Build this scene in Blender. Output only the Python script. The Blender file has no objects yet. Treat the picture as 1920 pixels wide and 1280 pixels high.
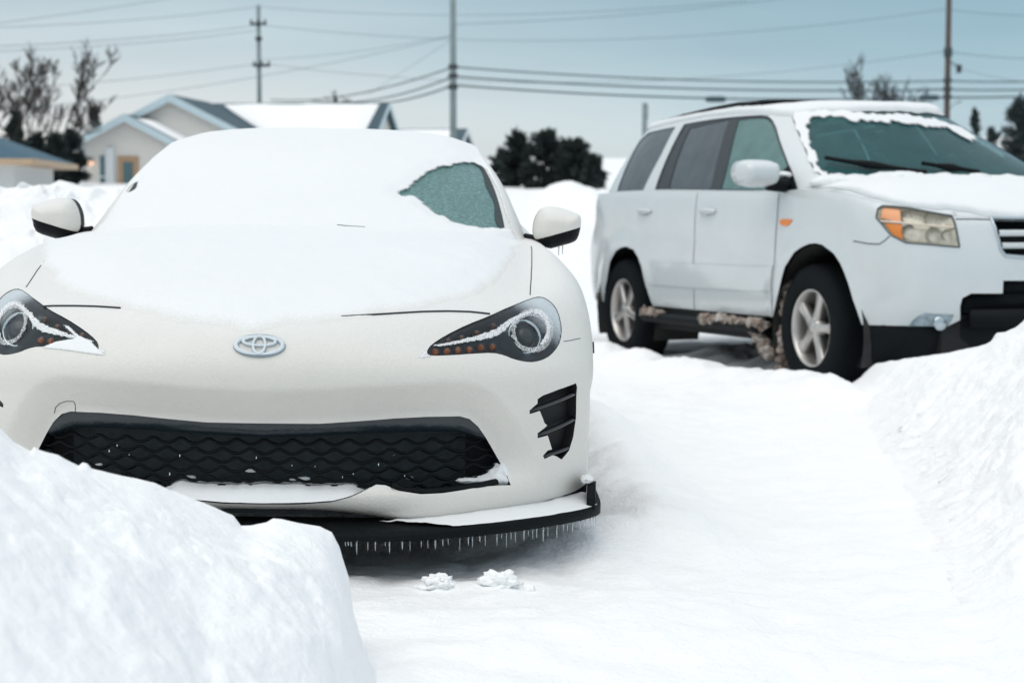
# Two snowed-in white cars on a winter street, built as a real place.
# World units are metres, +Y runs away from the camera, ground near the cars is z = 0.
import bpy, math, random
import numpy as np
from mathutils import Vector, Matrix
from mathutils.geometry import delaunay_2d_cdt

SC = bpy.context.scene
COL = SC.collection
RNG = np.random.default_rng(7)

# ---------------------------------------------------------------- camera
CAM_H = 0.98
PITCH = math.atan(250 / 3300)
FPX = 3300.0
cp, sp = math.cos(PITCH), math.sin(PITCH)
cam_data = bpy.data.cameras.new('camera')
cam = bpy.data.objects.new('camera', cam_data)
COL.objects.link(cam)
cam.location = (0, 0, CAM_H)
cam.rotation_euler = (math.pi / 2 - PITCH, 0, 0)
cam_data.sensor_width = 36
cam_data.lens = FPX / 1920 * 36
cam_data.clip_start = 0.05
cam_data.clip_end = 3000
cam_data.dof.use_dof = True
cam_data.dof.focus_distance = 4.62
cam_data.dof.aperture_fstop = 4.5
SC.camera = cam


def at(u, v, depth):
    """World point seen at photo position (u, v) at the given distance along the view axis."""
    a = (u - 960) / FPX; b = (640 - v) / FPX
    return Vector((a * depth, (cp + b * sp) * depth, CAM_H + (-sp + b * cp) * depth))


def to_photo(p):
    """World points (N,3) -> photo positions (N,2)."""
    q = p - np.array((0, 0, CAM_H))
    dep = q[:, 1] * cp - q[:, 2] * sp
    up = q[:, 1] * sp + q[:, 2] * cp
    return np.stack((960 + FPX * q[:, 0] / dep, 640 - FPX * up / dep), 1)


# ---------------------------------------------------------------- noise
def _hash(ix, iy, iz, seed):
    h = (ix.astype(np.int64) * 374761393 + iy.astype(np.int64) * 668265263 + iz.astype(np.int64) * 2147483647 + seed * 974634777) & 0xFFFFFFFF
    h = ((h ^ (h >> 13)) * 1274126177) & 0xFFFFFFFF
    h = ((h ^ (h >> 16)) * 2246822519) & 0xFFFFFFFF
    return ((h ^ (h >> 15)) & 0xFFFFFF) / float(0xFFFFFF)


def vnoise(x, y, z=None, seed=0):
    x = np.asarray(x, float); y = np.asarray(y, float)
    z = np.zeros_like(x) if z is None else np.asarray(z, float)
    ix, iy, iz = np.floor(x), np.floor(y), np.floor(z)
    fx, fy, fz = x - ix, y - iy, z - iz
    f = lambda t: t * t * t * (t * (t * 6 - 15) + 10)
    wx, wy, wz = f(fx), f(fy), f(fz)
    r = 0
    for a in (0, 1):
        for b in (0, 1):
            for c in (0, 1):
                w = (wx if a else 1 - wx) * (wy if b else 1 - wy) * (wz if c else 1 - wz)
                r = r + w * _hash(ix + a, iy + b, iz + c, seed)
    return r * 2 - 1


def fbm(x, y, z=None, octaves=4, seed=0, gain=0.5):
    s = 0; a = 1; n = 0
    for k in range(octaves):
        m = 2.03 ** k
        s = s + a * vnoise(np.asarray(x) * m + 17.3 * k, np.asarray(y) * m - 9.1 * k, None if z is None else np.asarray(z) * m + 3.7 * k, seed + k)
        n += a; a *= gain
    return s / n


def sstep(t, a=0.0, b=1.0):
    t = np.clip((t - a) / (b - a), 0, 1)
    return t * t * (3 - 2 * t)


# ---------------------------------------------------------------- objects
def tag(o, label=None, cat=None, group=None, kind=None):
    if label: o['label'] = label
    if cat: o['category'] = cat
    if group: o['group'] = group
    if kind: o['kind'] = kind
    return o


def obj(name, verts, faces, mat, parent=None, smooth=True, matrix=None):
    me = bpy.data.meshes.new(name)
    me.from_pydata([tuple(map(float, v)) for v in verts], [], [tuple(map(int, f)) for f in faces])
    me.materials.append(mat)
    if smooth:
        me.polygons.foreach_set('use_smooth', [True] * len(me.polygons))
    me.update()
    o = bpy.data.objects.new(name, me)
    COL.objects.link(o)
    if parent is not None: o.parent = parent
    if matrix is not None: o.matrix_world = matrix
    return o


def empty(name, matrix):
    o = bpy.data.objects.new(name, None)
    o.empty_display_size = 0.2
    COL.objects.link(o)
    o.matrix_world = matrix
    return o


class MB:
    """Collects shapes that become ONE mesh object."""
    def __init__(self): self.v = []; self.f = []
    def add(self, verts, faces):
        n = len(self.v)
        self.v += [tuple(p) for p in verts]
        self.f += [tuple(i + n for i in f) for f in faces]
        return self
    def box(self, c, s, m=None):
        x, y, z = (k / 2 for k in s)
        vs = [Vector((a * x, b * y, d * z)) for a in (-1, 1) for b in (-1, 1) for d in (-1, 1)]
        if m is not None: vs = [m @ p for p in vs]
        vs = [Vector(c) + p for p in vs]
        return self.add(vs, [(0, 1, 3, 2), (4, 6, 7, 5), (0, 4, 5, 1), (2, 3, 7, 6), (0, 2, 6, 4), (1, 5, 7, 3)])
    def tube(self, pts, r, n=8, cap=True, flat=1.0):
        pts = [Vector(p) for p in pts]
        rs = r if hasattr(r, '__len__') else [r] * len(pts)
        prev = None; rings = []
        for i, p in enumerate(pts):
            t = (pts[min(i + 1, len(pts) - 1)] - pts[max(i - 1, 0)]).normalized()
            if prev is None:
                a = Vector((0, 0, 1)) if abs(t.z) < 0.9 else Vector((1, 0, 0))
                prev = (a - t * a.dot(t)).normalized()
            else:
                q = prev - t * prev.dot(t)
                prev = q.normalized() if q.length > 1e-6 else prev
            b = t.cross(prev)
            rings.append([p + prev * (math.cos(2 * math.pi * k / n) * rs[i]) + b * (math.sin(2 * math.pi * k / n) * rs[i] * flat) for k in range(n)])
        vs = [q for ring in rings for q in ring]; fs = []
        for i in range(len(pts) - 1):
            for k in range(n):
                a, b2 = i * n + k, i * n + (k + 1) % n
                fs.append((a, b2, b2 + n, a + n))
        if cap:
            fs.append(tuple(range(n - 1, -1, -1)))
            fs.append(tuple((len(pts) - 1) * n + k for k in range(n)))
        return self.add(vs, fs)
    def lathe(self, prof, n=48, axis='x', c=(0, 0, 0)):
        """prof: (radius, offset along axis)"""
        vs = []
        for r, h in prof:
            for k in range(n):
                a = 2 * math.pi * k / n
                p = (h, r * math.cos(a), r * math.sin(a)) if axis == 'x' else (r * math.cos(a), r * math.sin(a), h) if axis == 'z' else (r * math.cos(a), h, r * math.sin(a))
                vs.append(tuple(p[i] + c[i] for i in range(3)))
        fs = [(i * n + k, i * n + (k + 1) % n, (i + 1) * n + (k + 1) % n, (i + 1) * n + k) for i in range(len(prof) - 1) for k in range(n)]
        return self.add(vs, fs)
    def build(self, name, mat, parent=None, smooth=True, matrix=None):
        return obj(name, self.v, self.f, mat, parent, smooth, matrix)


def blob(c, r, seed=0, rough=0.35, n=14, squash=(1, 1, 1), freq=2.2):
    """A lumpy closed lump: (verts, faces)."""
    th = np.linspace(0, math.pi, n + 1); ph = np.linspace(0, 2 * math.pi, 2 * n, endpoint=False)
    T, Pp = np.meshgrid(th, ph, indexing='ij')
    d = np.stack((np.sin(T) * np.cos(Pp), np.sin(T) * np.sin(Pp), np.cos(T)), -1).reshape(-1, 3)
    k = 1 + rough * fbm(d[:, 0] * freq + seed * 5.1, d[:, 1] * freq, d[:, 2] * freq, 3, seed)
    p = d * (k * r)[:, None] * np.array(squash) + np.array(c)
    m = 2 * n
    f = [(i * m + j, (i + 1) * m + j, (i + 1) * m + (j + 1) % m, i * m + (j + 1) % m) for i in range(n) for j in range(m)]
    return p, f


# ---------------------------------------------------------------- surfaces
def resample(pl, step, closed=True):
    pl = np.asarray(pl, float)
    if closed: pl = np.vstack((pl, pl[:1]))
    out = []
    for a, b in zip(pl[:-1], pl[1:]):
        n = max(1, int(math.ceil(np.linalg.norm(b - a) / step)))
        for k in range(n): out.append(a + (b - a) * k / n)
    if not closed: out.append(pl[-1])
    return np.array(out)


def chaikin(pl, n=2, closed=True):
    pl = np.asarray(pl, float)
    for _ in range(n):
        q = np.roll(pl, -1, 0) if closed else pl[1:]
        p = pl if closed else pl[:-1]
        a = p * .75 + q * .25; b = p * .25 + q * .75
        r = np.empty((2 * len(p), pl.shape[1])); r[0::2] = a; r[1::2] = b
        if not closed: r = np.vstack((pl[:1], r, pl[-1:]))
        pl = r
    return pl


def inside(p, poly):
    x, y = p[:, 0], p[:, 1]
    r = np.zeros(len(p), bool)
    a = poly; b = np.roll(poly, -1, 0)
    for (x0, y0), (x1, y1) in zip(a, b):
        if y0 == y1: continue
        c = ((y0 > y) != (y1 > y)) & (x < (x1 - x0) * (y - y0) / (y1 - y0) + x0)
        r ^= c
    return r


def seg_dist(p, pl, closed=True):
    """Distance of points (N,2) to a polyline."""
    a = pl if closed else pl[:-1]
    b = np.roll(pl, -1, 0) if closed else pl[1:]
    best = np.full(len(p), 1e9)
    for s, e in zip(a, b):
        d = e - s; L = d @ d
        t = np.clip(((p - s) @ d) / (L if L > 1e-12 else 1), 0, 1)
        best = np.minimum(best, np.linalg.norm(p - (s + t[:, None] * d), axis=1))
    return best


def triangulate(outer, holes, step, bstep=None):
    """Points and triangles of a plane region with exact outlines; step may be (du, dv)."""
    du, dv = step if hasattr(step, '__len__') else (step, step)
    sc = np.array((1.0, du / dv))
    loops = [resample(np.asarray(l, float) * sc, (bstep or du * .6)) for l in [outer] + list(holes)]
    o = loops[0]
    lo, hi = o.min(0), o.max(0)
    gx = np.arange(lo[0] + du * .5, hi[0], du); gy = np.arange(lo[1] + du * .5, hi[1], du)
    g = np.stack(np.meshgrid(gx, gy), -1).reshape(-1, 2)
    keep = inside(g, o)
    for h in loops[1:]: keep &= ~inside(g, h)
    g = g[keep]
    for l in loops:
        near = seg_dist(g, l) < du * .38
        g = g[~near]
    pts = []; edges = []
    for l in loops:
        n = len(pts); pts += [tuple(q) for q in l]
        edges += [(n + i, n + (i + 1) % len(l)) for i in range(len(l))]
    nb = len(pts)
    pts += [tuple(q) for q in g]
    r = delaunay_2d_cdt([Vector(q) for q in pts], edges, [], 0, 1e-6)
    V = np.array([tuple(q) for q in r[0]]); T = np.array([f for f in r[2] if len(f) == 3])
    cen = V[T].mean(1)
    k = inside(cen, o)
    for h in loops[1:]: k &= ~inside(cen, h)
    T = T[k]
    used = np.unique(T); mp = np.full(len(V), -1); mp[used] = np.arange(len(used))
    V = V[used]; T = mp[T]
    return V / sc, T, [l / sc for l in loops]


class Net:
    """A smooth surface through a net of points (rows x columns), mirrored in x when half is given."""
    def __init__(self, net, mirror=True, alpha=0.85, disp=None):
        net = np.asarray(net, float)
        if mirror:
            m = net[:, :0:-1].copy(); m[..., 0] *= -1
            net = np.concatenate((m, net), 1)
        self.off = (net.shape[1] - 1) // 2 if mirror else 0
        self.R, self.C = net.shape[:2]
        c = self._pre(net, alpha); c = self._pre(c.transpose(1, 0, 2), alpha).transpose(1, 0, 2)
        c = np.concatenate((2 * c[:1] - c[1:2], c, 2 * c[-1:] - c[-2:-1]), 0)
        self.c = np.concatenate((2 * c[:, :1] - c[:, 1:2], c, 2 * c[:, -1:] - c[:, -2:-1]), 1)
        self.disp = disp
        self.centre = np.array((0, net[..., 1].mean(), net[..., 2].mean() * .8))
    def _pre(self, P, alpha):
        n = len(P); A = np.zeros((n, n)); A[0, 0] = A[-1, -1] = 1
        for i in range(1, n - 1): A[i, i - 1:i + 2] = (1 / 6, 4 / 6, 1 / 6)
        return P + alpha * (np.linalg.solve(A, P.reshape(n, -1)).reshape(P.shape) - P)
    def raw(self, uv):
        u = np.clip(uv[:, 0] + self.off, 0, self.C - 1 - 1e-9); v = np.clip(uv[:, 1], 0, self.R - 1 - 1e-9)
        iu, iv = u.astype(int), v.astype(int); fu, fv = u - iu, v - iv
        b = lambda t: ((1 - t) ** 3 / 6, (3 * t ** 3 - 6 * t ** 2 + 4) / 6, (-3 * t ** 3 + 3 * t ** 2 + 3 * t + 1) / 6, t ** 3 / 6)
        bu, bv = b(fu), b(fv); r = 0
        for i in range(4):
            for j in range(4):
                r = r + (bv[i] * bu[j])[:, None] * self.c[iv + i, iu + j]
        return r
    def __call__(self, uv):
        p = self.raw(np.asarray(uv, float))
        return self.disp(p) if self.disp else p
    def normal(self, uv, h=0.02):
        uv = np.asarray(uv, float)
        du = self(uv + (h, 0)) - self(uv - (h, 0)); dv = self(uv + (0, h)) - self(uv - (0, h))
        n = np.cross(du, dv); n /= np.maximum(np.linalg.norm(n, axis=1), 1e-9)[:, None]
        return n * self.sign()
    def sign(self):
        if not hasattr(self, '_s'):
            uu, vv = np.meshgrid(np.linspace(-self.off * .8, (self.C - 1 - self.off) * .8, 9), np.linspace(.1, .9, 9) * (self.R - 1))
            q = np.stack((uu.ravel(), vv.ravel()), 1); h = .02
            du = self(q + (h, 0)) - self(q - (h, 0)); dv = self(q + (0, h)) - self(q - (0, h))
            n = np.cross(du, dv)
            d = ((self(q) - self.centre) * n).sum(1)
            self._s = 1.0 if (d > 0).sum() > (d < 0).sum() else -1.0
        return self._s
    def samples(self, ur, vr, n=260):
        uu, vv = np.meshgrid(np.linspace(*ur, n), np.linspace(*vr, n))
        return np.stack((uu.ravel(), vv.ravel()), 1)
    def find(self, targets, project, ur, vr, face=None):
        """(u, v) of surface points whose projection is each target (outline tracing)."""
        key = (ur, vr, id(project), face is None)
        if not hasattr(self, 'memo'): self.memo = {}
        if key not in self.memo:
            q = self.samples(ur, vr); P = self(q); img = project(P)
            if face is not None:
                ok = ((face - P) * self.normal(q)).sum(1) > 0
                q, img = q[ok], img[ok]
            self.memo[key] = (q, img, project)
        q, img, _ = self.memo[key]
        out = []
        for t in np.asarray(targets, float):
            i = np.argmin(((img - t) ** 2).sum(1)); x = q[i].copy(); best = x.copy(); be = 1e9
            for _ in range(8):
                f = project(self(x[None]))[0] - t
                e = f @ f
                if e < be: be = e; best = x.copy()
                h = 1e-3
                J = np.stack(((project(self(x[None] + (h, 0)))[0] - t - f) / h, (project(self(x[None] + (0, h)))[0] - t - f) / h), 1)
                try: d = np.linalg.solve(J, f)
                except np.linalg.LinAlgError: break
                d = np.clip(d, -.3, .3)
                x = x - d
                x[0] = np.clip(x[0], *ur); x[1] = np.clip(x[1], *vr)
            out.append(best)
        return np.array(out)


def patch(S, outer, holes=(), step=0.125, off=0.0, bstep=None, rims=None, rim_depth=0.012, thick=None):
    """Mesh of a surface region with true outlines. off: offset along the normal (number or f(uv, P)).
    rims: which loops get a wall turned inwards. Returns verts, faces."""
    V, T, loops = triangulate(outer, holes, step, bstep)
    P = S(V); N = S.normal(V)
    o = off(V, P) if callable(off) else np.full(len(V), off)
    Q = P + N * np.asarray(o)[:, None]
    a = Q[T[:, 1]] - Q[T[:, 0]]; b = Q[T[:, 2]] - Q[T[:, 0]]
    if ((np.cross(a, b) * N[T].mean(1)).sum(1) < 0).sum() * 2 > len(T): T = T[:, ::-1]
    verts = [tuple(q) for q in Q]; faces = [tuple(t) for t in T]
    uvs = [V]; nrm = [N]
    for li in (rims or ()):
        l = loops[li]; p = S(l); n = S.normal(l); k = len(verts); m = len(l)
        oo = off(l, p) if callable(off) else np.full(m, off)
        uvs += [l, l]; nrm += [n, n]
        verts += [tuple(q) for q in p + n * np.asarray(oo)[:, None]] + [tuple(q) for q in p + n * (np.asarray(oo) - rim_depth)[:, None]]
        faces += [(k + i, k + (i + 1) % m, k + m + (i + 1) % m, k + m + i) for i in range(m)]
    patch.uv = np.vstack(uvs); patch.nrm = np.vstack(nrm)
    return verts, faces


def true_normals(o):
    """Shade the last patch with the surface's own normals."""
    if len(patch.nrm) == len(o.data.vertices):
        o.data.normals_split_custom_set_from_vertices([tuple(n) for n in patch.nrm])
    return o


def grow(pl, amt):
    """An outline moved outwards (amt > 0) or inwards."""
    pl = np.asarray(pl, float)
    x, y = pl[:, 0], pl[:, 1]; area = (x * np.roll(y, -1) - np.roll(x, -1) * y).sum()
    n = np.roll(pl, -1, 0) - np.roll(pl, 1, 0); n = np.stack((n[:, 1], -n[:, 0]), 1) * np.sign(area)
    n /= np.maximum(np.linalg.norm(n, axis=1), 1e-9)[:, None]
    return pl + n * amt


def mirror_uv(l):
    l = np.asarray(l, float).copy(); l[:, 0] *= -1
    return l[::-1]


def wall_loop(S, loop, d0, d1, steps=1):
    """A wall that follows an outline from depth d0 to depth d1 behind the surface."""
    p = S(loop); n = S.normal(loop); m = len(loop); vs = []; fs = []
    for k in range(steps + 1):
        d = d0 + (d1 - d0) * k / steps
        vs += [tuple(q) for q in p - n * d]
    for k in range(steps):
        for i in range(m):
            a, b = k * m + i, k * m + (i + 1) % m
            fs.append((a, b, b + m, a + m))
    return vs, fs


# ---------------------------------------------------------------- materials
def new_mat(name):
    m = bpy.data.materials.new(name); m.use_nodes = True
    nt = m.node_tree
    return m, nt, nt.nodes['Principled BSDF']


def _n(nt, t, **kw):
    n = nt.nodes.new(t)
    for k, v in kw.items(): setattr(n, k, v)
    return n


def setin(b, **kw):
    for k, v in kw.items():
        b.inputs[k.replace('_', ' ')].default_value = (*v, 1) if isinstance(v, tuple) and len(v) == 3 else v


def noise(nt, scale, detail=4, rough=0.55, coord='Object', dist=0.0, stretch=None):
    tc = _n(nt, 'ShaderNodeTexCoord'); n = _n(nt, 'ShaderNodeTexNoise')
    n.inputs['Scale'].default_value = scale; n.inputs['Detail'].default_value = detail
    n.inputs['Roughness'].default_value = rough; n.inputs['Distortion'].default_value = dist
    src = tc.outputs[coord]
    if stretch:
        mp = _n(nt, 'ShaderNodeMapping'); mp.inputs['Scale'].default_value = stretch
        nt.links.new(src, mp.inputs['Vector']); src = mp.outputs['Vector']
    nt.links.new(src, n.inputs['Vector'])
    return n.outputs['Fac']


def ramp(nt, fac, stops):
    r = _n(nt, 'ShaderNodeValToRGB')
    e = r.color_ramp.elements
    while len(e) < len(stops): e.new(0.5)
    for i, (p, c) in enumerate(stops):
        e[i].position = p; e[i].color = (*c, 1) if len(c) == 3 else c
    nt.links.new(fac, r.inputs['Fac'])
    return r.outputs['Color']


def mixc(nt, fac, a, b):
    m = _n(nt, 'ShaderNodeMix', data_type='RGBA')
    for k, x in ((0, fac), (6, a), (7, b)):
        if hasattr(x, 'is_output'): nt.links.new(x, m.inputs[k])
        elif k == 0: m.inputs[0].default_value = x
        else: m.inputs[k].default_value = (*x, 1)
    return m.outputs[2]


def math_n(nt, op, a, b=0.0, c=None):
    m = _n(nt, 'ShaderNodeMath', operation=op)
    for i, x in enumerate((a, b) if c is None else (a, b, c)):
        if hasattr(x, 'is_output'): nt.links.new(x, m.inputs[i])
        else: m.inputs[i].default_value = x
    return m.outputs[0]


def bump(nt, bsdf, height, dist=0.01, strength=1.0, prev=None):
    b = _n(nt, 'ShaderNodeBump'); b.inputs['Distance'].default_value = dist; b.inputs['Strength'].default_value = strength
    nt.links.new(height, b.inputs['Height'])
    if prev is not None: nt.links.new(prev, b.inputs['Normal'])
    nt.links.new(b.outputs['Normal'], bsdf.inputs['Normal'])
    return b.outputs['Normal']


def simple(name, col, rough=0.5, metal=0.0, var=0.15, scale=8.0, bmp=0.0, bscale=60.0, spec=0.5):
    m, nt, b = new_mat(name)
    f = noise(nt, scale)
    c = mixc(nt, f, tuple(k * (1 - var) for k in col), tuple(min(1, k * (1 + var)) for k in col))
    nt.links.new(c, b.inputs['Base Color'])
    setin(b, Roughness=rough, Metallic=metal)
    b.inputs['Specular IOR Level'].default_value = spec
    if bmp: bump(nt, b, noise(nt, bscale, 3), bmp)
    return m


def snow_mat(name, col=(0.86, 0.88, 0.895), big=6.0, bigd=0.02, fine=90.0, fined=0.004, rough=0.65, grain=900.0, graind=0.0):
    m, nt, b = new_mat(name)
    f = noise(nt, 1.7, 5)
    c = mixc(nt, f, tuple(k * .97 for k in col), tuple(min(1, k * 1.02) for k in col))
    nt.links.new(c, b.inputs['Base Color'])
    setin(b, Roughness=rough); b.inputs['Specular IOR Level'].default_value = 0.25
    p = bump(nt, b, noise(nt, big, 6, .6), bigd)
    p = bump(nt, b, noise(nt, fine, 4, .65), fined, prev=p)
    if graind: bump(nt, b, noise(nt, grain, 2, .6), graind, prev=p)
    return m


M = {}
M['snow'] = snow_mat('snow', (.90, .905, .908), big=7, bigd=0.012, fine=45, fined=0.006)
M['bank_snow'] = snow_mat('bank_snow', (.90, .905, .908), big=7, bigd=0.009, fine=45, fined=0.006)
def thin_snow(name, under=None):
    """Snow whose cover thins towards its edge: into separate grains on glass, into a dusting of the paint (under) on panels."""
    m = snow_mat(name, (.81, .822, .832), big=18, bigd=0.0016, fine=160, fined=0.0014, grain=700, graind=0.0006)
    nt = m.node_tree; b = nt.nodes['Principled BSDF']; out = nt.nodes['Material Output']
    a = _n(nt, 'ShaderNodeAttribute', attribute_name='cover')
    amp = 1.15 if under is None else 1.5
    k = math_n(nt, 'ADD', a.outputs['Fac'], math_n(nt, 'MULTIPLY', math_n(nt, 'SUBTRACT', noise(nt, 290 if under is None else 130, 5, .75), 0.5), amp))
    r = _n(nt, 'ShaderNodeMapRange', interpolation_type='SMOOTHSTEP'); nt.links.new(k, r.inputs['Value'])
    r.inputs['From Min'].default_value = .30 if under is None else .22; r.inputs['From Max'].default_value = .62 if under is None else .85
    full = math_n(nt, 'MAXIMUM', r.outputs[0], math_n(nt, 'GREATER_THAN', a.outputs['Fac'], .985))
    if under is None:
        tr = _n(nt, 'ShaderNodeBsdfTransparent'); mx = _n(nt, 'ShaderNodeMixShader')
        nt.links.new(full, mx.inputs[0]); nt.links.new(tr.outputs[0], mx.inputs[1]); nt.links.new(b.outputs[0], mx.inputs[2])
        nt.links.new(mx.outputs[0], out.inputs['Surface'])
    else:
        src = b.inputs['Base Color'].links[0].from_socket
        nt.links.new(mixc(nt, full, under, src), b.inputs['Base Color'])
    return m


class SnowMB(MB):
    def __init__(self): super().__init__(); self.cov = []; self.mi = []
    def add(self, verts, faces, cov=None, mi=0):
        n = len(self.v); super().add(verts, faces); self.mi += [mi] * (len(self.f) - len(self.mi))
        self.cov += [1.0] * (len(self.v) - n) if cov is None else list(cov)
        return self
    def build(self, name, mat, parent=None, smooth=True, matrix=None):
        o = super().build(name, mat, parent, smooth, matrix)
        for m_ in (self.panel,): o.data.materials.append(m_)
        o.data.polygons.foreach_set('material_index', self.mi)
        at_ = o.data.attributes.new('cover', 'FLOAT', 'POINT'); at_.data.foreach_set('value', self.cov)
        return o


M['thin_snow'] = thin_snow('thin_snow')
PEARL = (0.69, 0.665, 0.615)
M['panel_snow'] = thin_snow('panel_snow', (.725, .715, .69))
M['suv_panel_snow'] = thin_snow('suv_panel_snow', (.56, .60, .61))
M['car_snow'] = snow_mat('car_snow', big=18, bigd=0.0015, fine=160, fined=0.0012, grain=700, graind=0.0006)


def frost_paint(name, base, frost=(0.80, 0.82, 0.83), lo=0.35, amount=0.75, droplets=True, rough=0.40, drop_d=0.0009):
    """White paint under rime: fine icy droplets everywhere, a white dusting where the panel faces up."""
    m, nt, b = new_mat(name)
    geo = _n(nt, 'ShaderNodeNewGeometry'); sep = _n(nt, 'ShaderNodeSeparateXYZ')
    nt.links.new(geo.outputs['Normal'], sep.inputs[0])
    up = _n(nt, 'ShaderNodeMapRange', interpolation_type='SMOOTHSTEP')
    nt.links.new(sep.outputs['Z'], up.inputs['Value'])
    up.inputs['From Min'].default_value = lo; up.inputs['From Max'].default_value = 0.95
    f = noise(nt, 55, 5, .7); f2 = noise(nt, 6, 3)
    k = math_n(nt, 'MULTIPLY', up.outputs['Result'], amount)
    k = math_n(nt, 'ADD', k, math_n(nt, 'MULTIPLY', math_n(nt, 'SUBTRACT', f, 0.5), 0.35))
    k = math_n(nt, 'MAXIMUM', math_n(nt, 'MINIMUM', k, 1.0), 0.0)
    pc = mixc(nt, f2, tuple(x * .96 for x in base), tuple(min(1, x * 1.03) for x in base))
    c = mixc(nt, k, pc, frost)
    nt.links.new(c, b.inputs['Base Color'])
    nt.links.new(math_n(nt, 'MULTIPLY_ADD', k, 0.35, rough), b.inputs['Roughness'])
    b.inputs['Specular IOR Level'].default_value = 0.35
    if not droplets:
        b.inputs['Coat Weight'].default_value = 0.7; b.inputs['Coat Roughness'].default_value = 0.08
    if droplets:
        tc = _n(nt, 'ShaderNodeTexCoord'); vo = _n(nt, 'ShaderNodeTexVoronoi', feature='SMOOTH_F1')
        vo.inputs['Scale'].default_value = 170; nt.links.new(tc.outputs['Object'], vo.inputs['Vector'])
        h = math_n(nt, 'SUBTRACT', 0.5, vo.outputs['Distance'])
        p = bump(nt, b, h, drop_d)
        bump(nt, b, noise(nt, 400, 3, .7), drop_d * .7, prev=p)
    return m


M['pearl'] = frost_paint('pearl', (0.68, 0.66, 0.615), amount=0.42)
M['suv_paint'] = frost_paint('suv_paint', (0.575, 0.615, 0.625), amount=0.35, droplets=False, rough=0.22)
M['black_plastic'] = simple('black_plastic', (0.0045, 0.0065, 0.0078), 0.55, bmp=0.001, bscale=300, spec=.12)
M['black_gloss'] = simple('black_gloss', (0.010, 0.013, 0.016), 0.18)
M['black_void'] = simple('black_void', (0.005, 0.006, 0.007), 0.8)
M['gap'] = simple('gap', (0.02, 0.03, 0.035), 0.8)
M['rubber'] = simple('rubber', (0.006, 0.0085, 0.010), 0.85, spec=.12, bmp=0.004, bscale=60)
M['silver'] = simple('silver', (0.62, 0.68, 0.72), 0.5, 0.0, bmp=0.0006, bscale=500)
M['alloy'] = simple('alloy', (0.52, 0.50, 0.48), 0.35, 0.8)
M['amber'] = simple('amber', (0.75, 0.20, 0.02), 0.3)
def slush_mat():
    m, nt, b = new_mat('slush')
    nt.links.new(ramp(nt, noise(nt, 14, 5, .7), [(.36, (.17, .125, .10)), (.5, (.36, .29, .245)), (.64, (.66, .63, .60))]), b.inputs['Base Color'])
    setin(b, Roughness=.75); bump(nt, b, noise(nt, 45, 4, .7), .02)
    return m


M['mud'] = slush_mat()


def ice_mat():
    m, nt, b = new_mat('ice')
    setin(b, Base_Color=(0.86, 0.93, 0.96), Roughness=0.12, IOR=1.31)
    b.inputs['Transmission Weight'].default_value = 0.75
    bump(nt, b, noise(nt, 250, 2), 0.002)
    return m


M['ice'] = ice_mat()


def frost_lens(name, up0, up1, base=0.05, top=0.75):
    """Clear plastic lens with rime: see-through, whiter towards the upper outer side where the rime clings."""
    m, nt, b = new_mat(name)
    out = nt.nodes['Material Output']
    setin(b, Base_Color=(0.72, 0.79, 0.83), Roughness=0.5)
    tr = _n(nt, 'ShaderNodeBsdfTransparent'); tr.inputs[0].default_value = (0.93, 0.96, 0.97, 1)
    gl = _n(nt, 'ShaderNodeBsdfGlossy'); gl.inputs['Roughness'].default_value = 0.12
    fr = _n(nt, 'ShaderNodeFresnel'); fr.inputs[0].default_value = 1.4
    mx0 = _n(nt, 'ShaderNodeMixShader'); nt.links.new(fr.outputs[0], mx0.inputs[0]); nt.links.new(tr.outputs[0], mx0.inputs[1]); nt.links.new(gl.outputs[0], mx0.inputs[2])
    tc = _n(nt, 'ShaderNodeTexCoord'); vm = _n(nt, 'ShaderNodeVectorMath', operation='DOT_PRODUCT')
    d = Vector(up1) - Vector(up0); d2 = d / d.length_squared
    sb = _n(nt, 'ShaderNodeVectorMath', operation='SUBTRACT'); sb.inputs[1].default_value = up0
    nt.links.new(tc.outputs['Object'], sb.inputs[0]); nt.links.new(sb.outputs[0], vm.inputs[0]); vm.inputs[1].default_value = d2
    g = _n(nt, 'ShaderNodeMapRange', interpolation_type='SMOOTHSTEP'); nt.links.new(vm.outputs['Value'], g.inputs['Value'])
    g.inputs['To Min'].default_value = base; g.inputs['To Max'].default_value = top
    f = noise(nt, 260, 6, .8)
    k = math_n(nt, 'ADD', g.outputs[0], math_n(nt, 'MULTIPLY', math_n(nt, 'SUBTRACT', f, 0.5), 1.1))
    k = math_n(nt, 'MAXIMUM', math_n(nt, 'MINIMUM', k, 0.95), 0.0)
    mx = _n(nt, 'ShaderNodeMixShader'); nt.links.new(k, mx.inputs[0]); nt.links.new(mx0.outputs[0], mx.inputs[1]); nt.links.new(b.outputs[0], mx.inputs[2])
    nt.links.new(mx.outputs[0], out.inputs['Surface'])
    return m


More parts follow.
